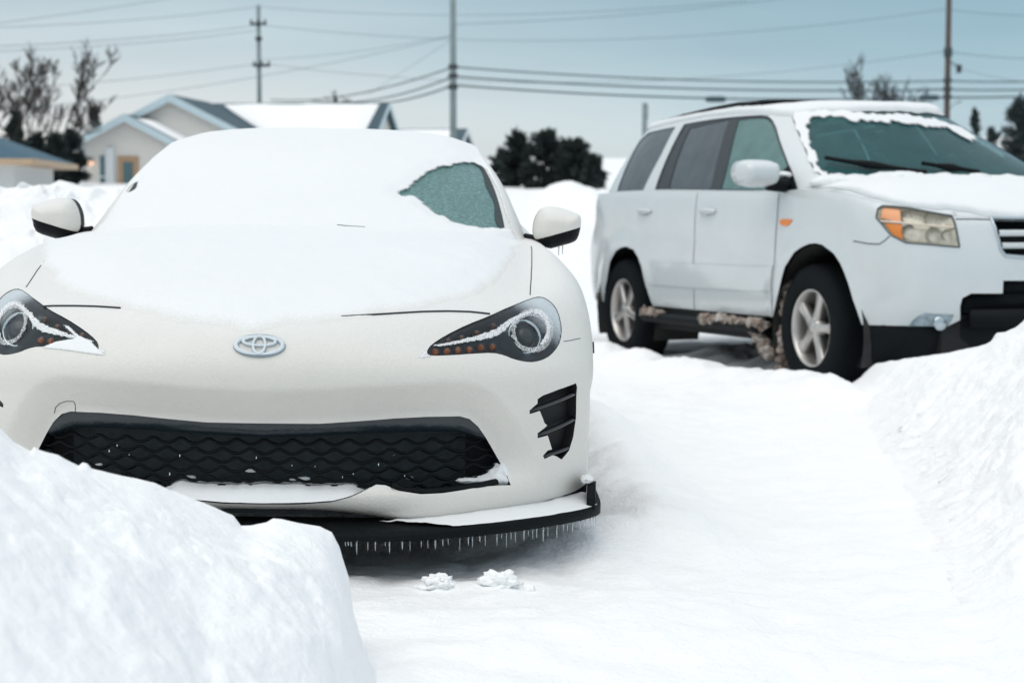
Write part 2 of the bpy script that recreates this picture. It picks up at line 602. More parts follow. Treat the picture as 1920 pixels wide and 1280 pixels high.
def glass_mat(name, tint, refl_rough=0.03, body=None, body_f=0.0, ior=1.5):
    """Tinted pane: see-through with a mirror-like face; body adds a veil of ice or film."""
    m, nt, b = new_mat(name)
    out = nt.nodes['Material Output']
    tr = _n(nt, 'ShaderNodeBsdfTransparent'); tr.inputs[0].default_value = (*tint, 1)
    gl = _n(nt, 'ShaderNodeBsdfGlossy'); gl.inputs['Roughness'].default_value = refl_rough
    fr = _n(nt, 'ShaderNodeFresnel'); fr.inputs[0].default_value = ior
    base = tr.outputs[0]
    if body:
        setin(b, Base_Color=body, Roughness=0.6)
        mb = _n(nt, 'ShaderNodeMixShader')
        f = math_n(nt, 'MULTIPLY_ADD', noise(nt, 9, 4), body_f * .6, body_f * .7)
        nt.links.new(f, mb.inputs[0]); nt.links.new(tr.outputs[0], mb.inputs[1]); nt.links.new(b.outputs[0], mb.inputs[2]); base = mb.outputs[0]
    mx = _n(nt, 'ShaderNodeMixShader'); nt.links.new(fr.outputs[0], mx.inputs[0]); nt.links.new(base, mx.inputs[1]); nt.links.new(gl.outputs[0], mx.inputs[2])
    nt.links.new(mx.outputs[0], out.inputs['Surface'])
    return m


def icy_glass():
    """Windscreen with a crust of clear ice: teal, mottled."""
    m, nt, b = new_mat('icy_glass')
    f = noise(nt, 85, 6, .8); f2 = noise(nt, 14, 3)
    c = ramp(nt, f, [(0.34, (0.014, 0.065, 0.062)), (0.5, (0.045, 0.155, 0.147)), (0.64, (0.20, 0.38, 0.37))])
    c = mixc(nt, math_n(nt, 'MULTIPLY', f2, 0.35), c, (0.05, 0.17, 0.165))
    nt.links.new(c, b.inputs['Base Color'])
    setin(b, Roughness=0.32); b.inputs['Coat Weight'].default_value = 0.25; b.inputs['Coat Roughness'].default_value = .15
    bump(nt, b, f, 0.003)
    return m


M['icy_glass'] = icy_glass()
M['dark_glass'] = glass_mat('dark_glass', (0.10, 0.12, 0.13), body=(0.05, 0.06, 0.07), body_f=.5)
# ================================================================ SPORTS COUPE
class Fn:
    """A surface given by a plain function of (a, b); out is the side it faces."""
    def __init__(self, fn, out): self.fn = fn; self.out = np.array(out, float)
    def __call__(self, q): return self.fn(np.asarray(q, float))
    def normal(self, q, h=0.004):
        q = np.asarray(q, float)
        n = np.cross(self(q + (h, 0)) - self(q - (h, 0)), self(q + (0, h)) - self(q - (0, h)))
        n /= np.maximum(np.linalg.norm(n, axis=1), 1e-12)[:, None]
        s = np.sign((n * self.out).sum(1)); s[s == 0] = 1
        return n * s[:, None]


def frame(o, back, roll=0.0, pivot=0.4):
    ay = Vector(back).normalized()
    ax = Vector((ay.y, -ay.x, 0)).normalized()
    az = ax.cross(ay)
    ex = ax * math.cos(roll) - az * math.sin(roll)
    ez = ax * math.sin(roll) + az * math.cos(roll)
    m = Matrix((ex, ay, ez)).transposed().to_4x4()
    m.translation = Vector(o) + Vector((0, 0, pivot)) - ez * pivot
    return m


def on_plane(mat, u, v, axis, val):
    """Local point of a thing's frame where the line of sight to (u, v) crosses the plane axis = val."""
    inv = mat.inverted(); o = inv @ Vector((0, 0, CAM_H)); d = (inv @ at(u, v, 1.0)) - o
    return o + d * ((val - o[axis]) / d[axis])


def rough(pl, step, amp, freq=1.0, seed=0):
    pl = resample(pl, step)
    n = np.roll(pl, -1, 0) - np.roll(pl, 1, 0); n = np.stack((n[:, 1], -n[:, 0]), 1)
    n /= np.maximum(np.linalg.norm(n, axis=1), 1e-9)[:, None]
    return pl + n * (amp * fbm(pl[:, 0] * freq, pl[:, 1] * freq, None, 4, seed, .65))[:, None]


CAR = frame((-0.6307, 4.36, 0), (-0.042, 1, 0), math.radians(1.0))
CARN = np.array(CAR)
car_px = lambda P: to_photo(P @ CARN[:3, :3].T + CARN[:3, 3])
CAR_EYE = np.array(CAR.inverted() @ Vector((0, 0, CAM_H)))
sports = empty('sports_car', CAR)
tag(sports, 'white sports coupe nose on, hood and windscreen under a sheet of fresh snow', 'car')

BX = [0, .15, .30, .43, .55, .65, .735, .80, .84, .865, .872]
BY = [0, .008, .03, .065, .12, .185, .265, .35, .42, .475, .52]


def brow(dy, z, xs=None):
    xs = xs or BX
    dy = dy if hasattr(dy, '__len__') else [dy] * 11
    z = z if hasattr(z, '__len__') else [z] * 11
    return [(xs[i], BY[i] + dy[i], z[i]) for i in range(11)]


foot = lambda a, b: [a, a, (a * .35 + b * .65), b, b, b, b, b, b, b, b]
NET = [
    brow(foot(.20, .055), [.205, .20, .187, .186, .192, .198, .204, .208, .212, .22, .22]),
    brow(foot(.075, .035), [.218, .217, .212, .214, .22, .225, .23, .233, .236, .24, .24]),
    brow(foot(.045, .028), .272),
    brow(.032, .35),
    brow([.028, .028, .026, .024, .02, .015, .012, .01, .008, .006, .005], .435),
    brow([.014, .014, .013, .012, .01, .006, .004, .003, .003, .005, .01], [.51, .51, .51, .508, .505, .50, .495, .49, .485, .482, .48]),
    [(0, 0, .575), (.15, .008, .575), (.30, .03, .574), (.43, .066, .571), (.55, .122, .566), (.65, .19, .56), (.737, .275, .553), (.803, .365, .545), (.848, .44, .535), (.873, .50, .525), (.881, .553, .515)],
    [(0, .028, .64), (.15, .038, .64), (.30, .068, .64), (.43, .113, .639), (.55, .175, .637), (.65, .255, .632), (.738, .355, .623), (.805, .445, .612), (.852, .515, .598), (.877, .565, .582), (.8855, .605, .568)],
    [(0, .105, .700), (.15, .118, .705), (.30, .155, .711), (.43, .205, .715), (.55, .265, .715), (.64, .345, .714), (.72, .45, .712), (.788, .53, .698), (.845, .59, .675), (.876, .635, .645), (.8875, .668, .617)],
    [(0, .30, .764), (.15, .31, .765), (.30, .335, .764), (.43, .375, .762), (.55, .43, .757), (.64, .50, .752), (.713, .585, .757), (.785, .635, .757), (.848, .675, .728), (.879, .71, .688), (.889, .745, .648)],
    [(0, .60, .828), (.15, .605, .828), (.30, .62, .826), (.43, .64, .821), (.55, .67, .812), (.645, .71, .798), (.714, .755, .793), (.785, .785, .805), (.849, .805, .777), (.88, .825, .718), (.889, .842, .657)],
    [(0, .92, .871), (.15, .92, .871), (.30, .925, .868), (.43, .93, .862), (.55, .94, .852), (.65, .95, .836), (.722, .96, .826), (.785, .965, .838), (.846, .955, .80), (.88, .945, .725), (.889, .942, .642)],
    [(0, 1.22, .899), (.15, 1.22, .899), (.30, 1.22, .896), (.43, 1.22, .89), (.55, 1.22, .879), (.65, 1.22, .864), (.732, 1.21, .853), (.785, 1.19, .862), (.838, 1.13, .808), (.876, 1.08, .69), (.886, 1.065, .56)],
    [(0, 1.52, .914), (.15, 1.52, .913), (.30, 1.52, .910), (.43, 1.52, .905), (.55, 1.52, .896), (.65, 1.52, .886), (.736, 1.50, .878), (.785, 1.45, .872), (.832, 1.35, .80), (.872, 1.20, .60), (.881, 1.165, .42)],
    [(0, 1.9, .91), (.15, 1.9, .91), (.30, 1.9, .91), (.43, 1.9, .91), (.55, 1.9, .905), (.66, 1.9, .90), (.745, 1.9, .90), (.792, 1.85, .88), (.838, 1.62, .78), (.87, 1.4, .5), (.868, 1.24, .21)],
    [(0, 2.6, .91), (.15, 2.6, .91), (.30, 2.6, .91), (.43, 2.6, .91), (.55, 2.6, .905), (.66, 2.6, .905), (.75, 2.6, .91), (.80, 2.55, .89), (.85, 2.4, .77), (.868, 2.2, .46), (.858, 2.1, .19)],
    [(0, 3.3, .92), (.15, 3.3, .92), (.30, 3.3, .92), (.43, 3.3, .925), (.55, 3.3, .93), (.66, 3.3, .935), (.75, 3.28, .935), (.81, 3.25, .915), (.872, 3.1, .77), (.888, 3.0, .45), (.862, 2.95, .19)],
    [(0, 3.9, .95), (.15, 3.9, .95), (.30, 3.9, .95), (.43, 3.9, .95), (.55, 3.88, .948), (.66, 3.86, .945), (.74, 3.84, .94), (.80, 3.8, .915), (.86, 3.75, .78), (.872, 3.72, .46), (.85, 3.7, .2)],
    [(0, 4.22, .93), (.15, 4.22, .93), (.30, 4.21, .93), (.43, 4.20, .928), (.55, 4.17, .925), (.65, 4.13, .92), (.715, 4.09, .91), (.765, 4.04, .88), (.815, 3.98, .76), (.83, 3.95, .47), (.81, 3.95, .22)],
    [(0, 4.27, .74), (.15, 4.27, .74), (.30, 4.26, .74), (.43, 4.25, .74), (.55, 4.22, .735), (.65, 4.17, .725), (.70, 4.13, .71), (.74, 4.09, .68), (.77, 4.06, .6), (.78, 4.05, .45), (.765, 4.05, .25)],
    [(0, 4.22, .35), (.15, 4.22, .35), (.30, 4.21, .35), (.43, 4.20, .35), (.55, 4.17, .35), (.63, 4.13, .34), (.67, 4.11, .33), (.70, 4.09, .32), (.72, 4.08, .30), (.73, 4.08, .28), (.725, 4.08, .26)],
]
GR = [(0, .437), (.15, .443), (.282, .452), (.416, .459), (.475, .461), (.511, .457), (.54, .439), (.565, .410), (.604, .34), (.634, .28), (.628, .268),
      (.514, .263), (.42, .258), (.36, .262), (.318, .276), (.285, .262), (.22, .240), (.11, .232), (0, .230)]
GRILLE_XZ = np.array(GR[:-1] + [(-x, z) for x, z in reversed(GR[1:-1])] + [GR[-1]])
GRILLE_XZ = np.array([p for p in GR] + [(-x, z) for x, z in reversed(GR[1:-1])])


def funnel(P):
    P = P.copy(); k = (P[:, 1] < .6) & (P[:, 2] < .62)
    if k.any():
        q = P[k][:, [0, 2]]
        d = seg_dist(q, GRILLE_XZ); d[inside(q, GRILLE_XZ)] = 0
        w = sstep(q[:, 1], .25, .33)
        P[k, 1] += .058 * np.clip(1 - d / .088, 0, 1) * w
    return P


BODY = Net(NET, disp=funnel)
UR = (-10, 10)
trace = lambda px, ur=(-1, 10), vr=(0, 13.5): BODY.find(px, car_px, ur, vr, CAR_EYE)

gh_ = trace([(600, 794), (690, 788), (740, 784), (800, 781), (862, 780), (880, 785), (897, 800), (912, 822), (935, 862), (950, 890), (958, 909), (930, 910), (900, 912), (870, 918), (830, 924), (790, 926), (750, 920), (722, 909), (705, 908), (690, 916), (655, 932), (620, 941), (560, 945)], (0, 9), (0, 7))
grille_uv = np.vstack((gh_, mirror_uv(gh_)))
VENT = trace([(1080, 718), (1082, 726), (1080, 783), (1075, 818), (1067, 844), (1053, 861), (1043, 855), (1036, 853), (1021, 860), (1018, 854), (1027, 844), (1035, 842), (1027, 816), (1008, 821), (1008, 812), (1021, 802), (1026, 797), (1021, 793), (1012, 770), (993, 776), (993, 769), (1008, 756), (1008, 748), (1018, 741), (1047, 730)], (4, 10), (1, 7))
HEAD = trace([(800, 664), (806, 667), (844, 666), (886, 663), (924, 661), (946, 666), (962, 673), (983, 678), (1002, 679), (1024, 672), (1040, 658), (1051, 639), (1054, 614), (1047, 584), (1034, 566), (1013, 555), (992, 560), (950, 577), (920, 591), (876, 608), (834, 629), (808, 646), (801, 656)], (1, 10), (4, 11))
HEAD = chaikin(HEAD, 1)
outer = [(-10, 0), (10, 0), (10, 20), (-10, 20)]


def arch_hole(S, cy, cz, r, side):
    pts = [(cy + r * math.cos(a), cz + r * math.sin(a)) for a in np.linspace(-.5, math.pi + .5, 40)]
    return S.find(pts, lambda P: P[:, [1, 2]], (8.2, 9.9) if side > 0 else (-9.9, -8.2), (14.2, 18))


rear_arch_r = None
v_, f_ = patch(BODY, outer, [grille_uv, VENT, mirror_uv(VENT), HEAD, mirror_uv(HEAD)], (0.125, 0.125))
obj('body', v_, f_, M['pearl'], sports)

# inner walls of the openings
mb = MB()
lp = resample(grille_uv, .06)
mb.add(*wall_loop(BODY, lp, 0.0, .03)); p0 = BODY(lp) - BODY.normal(lp) * .03; p1 = p0 + np.array((0, .14, 0))
n = len(lp); mb.add([tuple(q) for q in p0] + [tuple(q) for q in p1], [(i, (i + 1) % n, (i + 1) % n + n, i + n) for i in range(n)])
mb.build('grille_surround', M['black_plastic'], sports)
mb = MB()
xs = np.linspace(-.72, .72, 25)
yb = lambda x: .165 + .8 * np.interp(abs(x), BX, BY)
mb.add([(x, yb(x) + .05, z) for z in (.18, .32, .52) for x in xs], [(r * 25 + i, r * 25 + i + 1, (r + 1) * 25 + i + 1, (r + 1) * 25 + i) for r in range(2) for i in range(24)])
mb.build('radiator', simple('radiator', (0.05, 0.06, 0.066), .8, var=.5, scale=30, spec=.2), sports)

# bumper beam: glossy bar across the top of the opening
mb = MB()
rows = [(.052, .50), (.050, .442), (.050, .425), (.058, .405), (.085, .392), (.14, .388)]
xs = np.linspace(-.62, .62, 41)
top = lambda x: np.interp(abs(x), [0, .15, .282, .416, .5, .6], [.0, .006, .012, .014, .010, -.03])
mb.add([(x, .045 + .9 * np.interp(abs(x), BX, BY) + dy, z + top(x)) for dy, z in rows for x in xs],
       [(r * 41 + i, r * 41 + i + 1, (r + 1) * 41 + i + 1, (r + 1) * 41 + i) for r in range(5) for i in range(40)])
mb.build('bumper_beam', simple('wet_black', (.012, .020, .026), .28, spec=.6, bmp=.003, bscale=40), sports)

# scale-pattern mesh of the grille
mb = MB()
cw, rh = .072, .0235
for r in range(7):
    z0 = .232 + r * rh
    pts = []
    for i in range(-9 * 12, 9 * 12 + 1):
        x = i * cw / 12
        ph = (x / cw + (.5 if r % 2 else 0)) % 1.0
        t = abs(ph - .5) * 2                     # 0 at the sagging middle, 1 at the peak
        z = z0 + .0165 * (t ** 1.7) - (.004 if t > .93 else 0)
        if abs(x) < .63: pts.append((x, .125 + .85 * np.interp(abs(x), BX, BY) + .03 * max(0, r / 9 - .2), z))
    mb.tube(pts, .0042, 6, flat=1.6)
mb.build('grille_mesh', M['black_plastic'], sports)

# lower trim of the grille corners
for s in (1, -1):
    mb = MB()
    c = [(.33, .278), (.36, .263), (.42, .2565), (.50, .260), (.56, .265), (.60, .270)]
    pts = [(s * x, np.interp(x, BX, BY) + .045, z + .004) for x, z in resample(np.array(c), .02, False)]
    mb.tube(pts, .009, 8, flat=1.4)
    mb.build('grille_trim', M['black_plastic'], sports)

# fog vents
for s in (1, -1):
    V_ = VENT if s > 0 else mirror_uv(VENT)
    mb = MB().add(*wall_loop(BODY, resample(V_, .03), .0, .03, 2)).add(*patch(BODY, V_, (), (.05, .05), off=-.03))
    f = mb.build('vent', M['black_void'], sports, smooth=False)
    fin = MB()
    for a, b in (((993, 772), (1081, 738)), ((1007, 818), (1080, 786)), ((1018, 857), (1072, 838))):
        q = trace([a, b], (4, 10), (1, 7)); q[:, 0] *= s
        l = q[0] + (q[1] - q[0]) * np.linspace(0, 1, 9)[:, None]
        p = BODY(l) - BODY.normal(l) * .010
        fin.tube([tuple(k) for k in p], [.006] * 9, 6, flat=1.8)
    fin.build('fin', M['black_gloss'], f)

# panel gaps
def seam(px, r, name='panel_gap', ur=(-10, 10), mirror=False, mat='gap', off=.0):
    q = trace(px, ur); q = resample(q, .12, False)
    for k in ((1, -1) if mirror else (1,)):
        qq = q.copy(); qq[:, 0] *= k
        p = BODY(qq) + BODY.normal(qq) * off
        MB().tube([tuple(t) for t in p], r, 6).build(name, M[mat], sports)
seam([(640, 594), (690, 591), (740, 588), (790, 585), (840, 584), (880, 585), (918, 589)], .0024, off=.0016)
seam([(81, 575), (100, 574), (140, 574), (180, 575), (226, 578)], .0024, off=.0016)
seam([(996, 462), (997, 478), (997, 500), (996, 522), (994, 553)], .0016, mirror=True)
seam([(1057, 640), (1070, 638), (1088, 634)], .0010)
seam([(102, 774), (104, 764), (112, 756), (124, 752), (138, 752), (141, 758), (141, 773)], .0011, 'tow_hook_cover_gap')

# emblem: an oval ring with two crossing ovals inside
ec = BODY.find([(-.004, .6365)], lambda P: P[:, [0, 2]], (-3, 3), (5, 9))[0]
eP = BODY(ec[None])[0]; eN = Vector(BODY.normal(ec[None])[0])
eX = Vector((1, 0, 0)); eZ = eN.cross(eX) * -1
if eZ.z < 0: eZ = -eZ
def oval(cx, cz, a, b, r, lift, n=48, taper=0.0, flat=.6):
    pts = []; rs = []
    for k in range(n + 1):
        t = 2 * math.pi * k / n
        x, z = cx + a * math.cos(t), cz + b * math.sin(t)
        yb_ = -.09 * x * x
        pts.append(Vector(eP) + eX * x + eZ * z + eN * (lift + yb_)); rs.append(r * (1 + taper * math.cos(2 * t)))
    return pts, rs
mb = MB()
for a in ((0, 0, .0585, .0265, .0047, .004, 64, .28), (0, .0105, .0405, .0125, .0038, .0055, 48, .2), (0, .0, .0150, .0255, .0038, .0062, 48, -.1)):
    p, r = oval(*a[:4], a[4], a[5], a[6], a[7]); mb.tube(p, r, 10, cap=False)
emb = mb.build('emblem', M['silver'], sports)
mb = MB()
p, r = oval(0, 0, .0605, .0285, .005, .0008, 64); mb.tube(p, r, 8, cap=False)
mb.build('emblem_shadow_gap', simple('emblem_edge', (.22, .27, .31), .5), emb)

# ---- headlights
lens_r = frost_lens('frost_lens', (.67, .32, .62), (.775, .46, .75), base=-.34, top=.70)
lens_l = frost_lens('frost_lens_mirrored', (-.67, .32, .62), (-.775, .46, .75), base=-.34, top=.70)
bezel = simple('lamp_bezel', (.035, .05, .06), .3, .3, var=.4, scale=30)
led_cell = simple('led_cell', (.10, .09, .09), .3, .3, var=.7, scale=150)
led_m = simple('led_amber', (.48, .115, .02), .35, var=.5, scale=120)
led_d = simple('led_dim', (.17, .075, .04), .4, var=.5, scale=120)
chrome = simple('chrome', (.55, .6, .62), .15, 1.0)
proj_m = simple('projector_glass', (.02, .028, .034), .22, var=.6, scale=90)
PROJ = trace([(995, 622)], (3, 10), (4, 11))[0]
LEDS = trace([(819, 655), (841, 654), (862, 652), (884, 651), (906, 647), (928, 646)], (1, 9), (4, 11))
DIM = trace([(843, 634), (869, 629), (898, 620), (929, 606)], (1, 9), (4, 11))
for s in (1, -1):
    H = HEAD if s > 0 else mirror_uv(HEAD)
    fl = np.array((s, 1.0))
    hl = resample(H, .05)
    deep = lambda q, P: -.010 - .028 * sstep(seg_dist(q, H), 0, .5)
    mb = MB().add(*wall_loop(BODY, hl, .001, .010)).add(*patch(BODY, H, (), (.06, .06), off=deep))
    hd = mb.build('headlight', bezel, sports)
    c = BODY((PROJ * fl)[None])[0]; nn = Vector(BODY.normal((PROJ * fl)[None])[0])
    ax = (nn * .45 + Vector((0, -1, .05)) * .55).normalized()
    R = Vector((0, 0, 1)).rotation_difference(ax).to_matrix()
    base = Vector(c) - nn * .030
    def dome(r, prof, mat, name, par):
        m_ = MB().lathe(prof, 40, 'z'); vs = [R @ Vector(q) + base for q in m_.v]
        return obj(name, vs, m_.f, mat, par)
    dome(.04, [(.0001, .024), (.012, .023), (.024, .018), (.033, .010), (.038, .0)], proj_m, 'projector', hd)
    dome(.05, [(.039, .002), (.042, .010), (.046, .012), (.050, .008), (.053, -.01)], chrome, 'lamp_ring', hd)
    for L, mm, rr in ((LEDS, led_m, .0122), (DIM, led_d, .0105)):
        for q in L:
            q = (q * fl)[None]; pc = BODY(q)[0] - BODY.normal(q)[0] * .014
            vs, fs = blob(pc, rr, 1, .12, 8, (1.05, .45, .95)); ld = obj('led', vs, fs, led_cell, hd)
            vs, fs = blob(pc - np.array((0, rr * .42, 0)), rr * .62, int(abs(pc[0]) * 999), .7, 8, (.9, .35, 1.1), 3); obj('led_chip', vs, fs, mm, ld)
    v_, f_ = patch(BODY, H, (), (.06, .06), off=-.002)
    obj('lens', v_, f_, lens_r if s > 0 else lens_l, hd)

# ---- front lip with end plates and icicles
LIP = chaikin(np.array([(0, -.03), (.2, -.03), (.38, -.022), (.52, .03), (.64, .105), (.76, .205), (.85, .305), (.895, .385), (.902, .46), (.895, .54)]), 2, False)
def lip_sec(x, y):
    t = sstep(x, .3, .6); zt = .174 + .010 * t; zb = .152 + .003 * t
    return [(y + .17, zt + .012), (y + .012, zt + .002), (y + .002, zt - .003), (y, (zt + zb) / 2), (y + .004, zb + .002), (y + .02, zb), (y + .17, zb)]
full = [(-x, y) for x, y in LIP[:0:-1]] + [tuple(p) for p in LIP]
mb = MB(); vs = [(x if abs(x) < .8 else x - math.copysign(1, x) * 0, yy, zz) for x, y in full for yy, zz in lip_sec(abs(x), y)]
k = 7; mb.add(vs, [(i * k + j, i * k + (j + 1) % k, (i + 1) * k + (j + 1) % k, (i + 1) * k + j) for i in range(len(full) - 1) for j in range(k)])
lip = mb.build('front_lip', simple('lip_black', (.004, .006, .007), .6, spec=.1, bmp=.002, bscale=180, var=.5, scale=200), sports)
for s in (1, -1):
    mb = MB()
    out = [(.345, .178), (.350, .210), (.360, .232), (.375, .246), (.40, .247), (.49, .234), (.55, .178)]
    n = len(out)
    x0, x1 = (.852, .876)
    vs = [(s * (x0 + (y - .345) * .12), y, z) for y, z in out] + [(s * (x1 + (y - .345) * .10), y, z) for y, z in out]
    mb.add(vs, [tuple(range(n)), tuple(range(2 * n - 1, n - 1, -1))] + [(i, (i + 1) % n, (i + 1) % n + n, i + n) for i in range(n)])
    mb.build('end_plate', M['black_plastic'], lip, smooth=False)
edge = np.array([(x, y + .008, .151 + .002 * sstep(x, .3, .6)) for x, y in LIP])
eu = car_px(edge)[:, 0]; mono = np.maximum.accumulate(eu)
us = [281, 297, 315, 348, 415, 460, 520, 545, 622, 668, 735, 775, 820, 865, 897, 967, 1018, 1043, 1087, 1120, 1190, 1218, 1247, 1274, 1300, 1352, 1378, 1405, 1428, 1468, 1496, 1550, 1590, 1613, 1645, 1690, 1720, 1748, 1768, 1782]
ls = [40, 20, 30, 60, 45, 60, 20, 90, 55, 65, 45, 50, 70, 40, 50, 60, 50, 50, 45, 65, 75, 30, 80, 60, 75, 75, 55, 65, 60, 75, 60, 80, 60, 60, 60, 90, 60, 60, 60, 60]
for a, l in zip(us, ls):
    u = 560 + a / 3.2
    p = np.array([np.interp(u, mono[:90], edge[:90, i]) if len(mono) > 90 else np.interp(u, mono, edge[:, i]) for i in range(3)])
    q_ = random.Random(a); L = l / 3.2 / 740 * q_.uniform(.6, 1.3); w = q_.uniform(.0009, .0019)
    pts = [Vector(p) + Vector((0, 0, .004)), Vector(p) + Vector((0, 0, -L * .3)), Vector(p) + Vector((.0003, 0, -L * .7)), Vector(p) + Vector((.0005, 0, -L))]
    MB().tube(pts, [w * 1.3, w, w * .75, w * .25], 6).build('icicle', M['ice'], lip)

# ---- cabin
CAB = Net([
    [(x, y, z) for x, y, z in zip([0, .2, .4, .56, .67, .725, .742, .752], [1.36, 1.37, 1.40, 1.45, 1.52, 1.57, 1.60, 1.64], [.895, .895, .893, .89, .887, .88, .87, .86])],
    [(x, y, z) for x, y, z in zip([0, .2, .39, .55, .662, .712, .738, .755], [1.58, 1.585, 1.61, 1.64, 1.69, 1.735, 1.80, 1.85], [.978, .977, .973, .966, .957, .942, .91, .87])],
    [(x, y, z) for x, y, z in zip([0, .19, .37, .53, .642, .690, .728, .757], [1.85, 1.855, 1.87, 1.89, 1.93, 1.965, 2.05, 2.1], [1.083, 1.081, 1.076, 1.066, 1.052, 1.03, .96, .875])],
    [(x, y, z) for x, y, z in zip([0, .18, .35, .50, .61, .657, .712, .757], [2.10, 2.105, 2.115, 2.13, 2.165, 2.20, 2.28, 2.3], [1.178, 1.176, 1.169, 1.155, 1.136, 1.112, 1.0, .88])],
    [(x, y, z) for x, y, z in zip([0, .17, .33, .475, .57, .615, .695, .757], [2.36, 2.365, 2.37, 2.385, 2.41, 2.44, 2.48, 2.5], [1.250, 1.248, 1.241, 1.227, 1.205, 1.178, 1.03, .885])],
    [(x, y, z) for x, y, z in zip([0, .165, .325, .46, .55, .60, .685, .757], [2.68] * 8, [1.286, 1.285, 1.279, 1.264, 1.238, 1.20, 1.05, .89])],
    [(x, y, z) for x, y, z in zip([0, .16, .32, .45, .535, .59, .68, .757], [3.0] * 8, [1.280, 1.279, 1.272, 1.257, 1.23, 1.19, 1.04, .90])],
    [(x, y, z) for x, y, z in zip([0, .15, .30, .42, .50, .56, .665, .76], [3.4] * 8, [1.20, 1.198, 1.19, 1.175, 1.15, 1.11, 1.0, .91])],
    [(x, y, z) for x, y, z in zip([0, .14, .28, .40, .48, .55, .66, .76], [3.8] * 8, [1.06, 1.058, 1.053, 1.045, 1.03, 1.0, .96, .92])],
    [(x, y, z) for x, y, z in zip([0, .14, .28, .40, .48, .55, .66, .75], [4.06] * 8, [.95, .95, .95, .945, .94, .935, .925, .91])],
])
ctrace = lambda px, ur=(-6, 6), vr=(0, 5.4): CAB.find(px, car_px, ur, vr, CAR_EYE)
WS = chaikin(np.array([(-4, .25), (-2, .2), (0, .2), (2, .2), (4, .25), (4.02, .9), (4.02, 2), (4, 3), (3.9, 3.75), (3, 3.82), (0, 3.85), (-3, 3.82), (-3.9, 3.75), (-4, 3), (-4.02, 2), (-4.02, .9)]), 2)
SW = chaikin(np.array([(5.25, 1.5), (6.85, 1.1), (6.85, 6.2), (6.3, 7.2), (5.3, 6.6), (5.2, 4.5), (5.22, 2.5)]), 2)
RW = chaikin(np.array([(-3.6, 6.6), (3.6, 6.6), (4, 8.5), (-4, 8.5)]), 2)
v_, f_ = patch(CAB, [(-7, 0), (7, 0), (7, 9), (-7, 9)], [WS, SW, mirror_uv(SW), RW], (.14, .1), rims=[1, 2, 3, 4], rim_depth=.01)
cabin = obj('cabin', v_, f_, M['pearl'], sports)
v_, f_ = patch(CAB, WS, (), (.1, .07), off=-.004)
obj('windscreen', v_, f_, M['icy_glass'], sports)
band = chaikin(np.vstack((np.array([(4.02, y) for y in np.linspace(.25, 3.6, 16)]), np.array([(3.75 + .06 * math.sin(5 * y), y) for y in np.linspace(3.6, .25, 16)]))), 1)
for s in (1, -1):
    v_, f_ = patch(CAB, band if s > 0 else mirror_uv(band), (), (.06, .06), off=-.002)
    obj('windscreen_band', v_, f_, simple('ceramic_band', (.02, .035, .04), .6, var=.9, scale=70, bmp=.004, bscale=120), sports)
    v_, f_ = patch(CAB, SW if s > 0 else mirror_uv(SW), (), (.12, .1), off=-.004)
    obj('side_window', v_, f_, M['dark_glass'], sports)
v_, f_ = patch(CAB, RW, (), (.15, .1), off=-.004)
obj('rear_window', v_, f_, M['dark_glass'], sports)
# wiper tip that shows through the snow at the foot of the windscreen
a = ctrace([(632, 427), (650, 429), (684, 431)], (-3, 3), (0, 3)); 
p = CAB(a) + CAB.normal(a) * .010
MB().tube([tuple(t) for t in resample(p, .01, False)], .0018, 6).build('wiper', M['black_plastic'], sports)

# ---- wing mirrors
mo = [(1004, 407), (1012, 393), (1022, 387), (1043, 387), (1066, 394), (1086, 402), (1090, 409), (1089, 426), (1084, 446), (1077, 454), (1052, 461), (1026, 468), (1005, 450), (999, 440), (1000, 420)]
MO = np.array([(lambda q: (q.x, q.z))(on_plane(CAR, u, v, 1, 1.6)) for u, v in mo])
cut = np.array([(lambda q: (q.x, q.z))(on_plane(CAR, u, v, 1, 1.6)) for u, v in ((1005, 450), (1089, 427))])
crease = on_plane(CAR, 1040, 414, 1, 1.6).z
for s in (1, -1):
    o_ = chaikin(MO, 1); o_ = o_ * (s, 1)
    c_ = cut * (s, 1)
    def pill(q, o_=o_):
        d = seg_dist(q, o_)
        t = np.clip(d / .055, 0, 1)
        return np.stack((q[:, 0], 1.6 - .062 * np.sqrt(np.clip(1 - (1 - t) ** 2, 0, 1)) + .25 * np.maximum(0, q[:, 1] - crease) , q[:, 1]), 1)
    F = Fn(pill, (0, -1, 0))
    side = lambda q: (c_[1, 0] - c_[0, 0]) * (q[:, 1] - c_[0, 1]) - (c_[1, 1] - c_[0, 1]) * (q[:, 0] - c_[0, 0])
    dens = resample(o_, .004)
    sd = side(dens) * s > 0
    def part(keep):
        r = dens[keep]; i = np.argmax(np.linalg.norm(np.roll(r, -1, 0) - r, axis=1))
        return np.roll(r, -(i + 1), 0)
    v_, f_ = patch(F, part(sd), (), .006)
    mir = obj('wing_mirror', v_, f_, M['pearl'], sports)
    v_, f_ = patch(F, part(~sd), (), .006)
    obj('mirror_trim', v_, f_, M['black_plastic'], mir)
    n = len(dens); base = pill(dens)
    vs = [tuple(q) for q in base] + [(q[0], q[1] + .075, q[2]) for q in (base - base.mean(0)) * (.97, 1, .97) + base.mean(0)]
    MB().add(vs, [(i, (i + 1) % n, (i + 1) % n + n, i + n) for i in range(n)] + [tuple(range(n, 2 * n))]).tube([(s * .80, 1.65, .875), (s * .735, 1.68, .885)], .022, 10).build('mirror_shell', M['black_plastic'], mir)
for x, z in ((.862, .868), (.849, .864)):
    MB().tube([(x, 1.59, z + .006), (x, 1.59, z - .03)], [.003, .001], 6).build('icicle', M['ice'], sports)

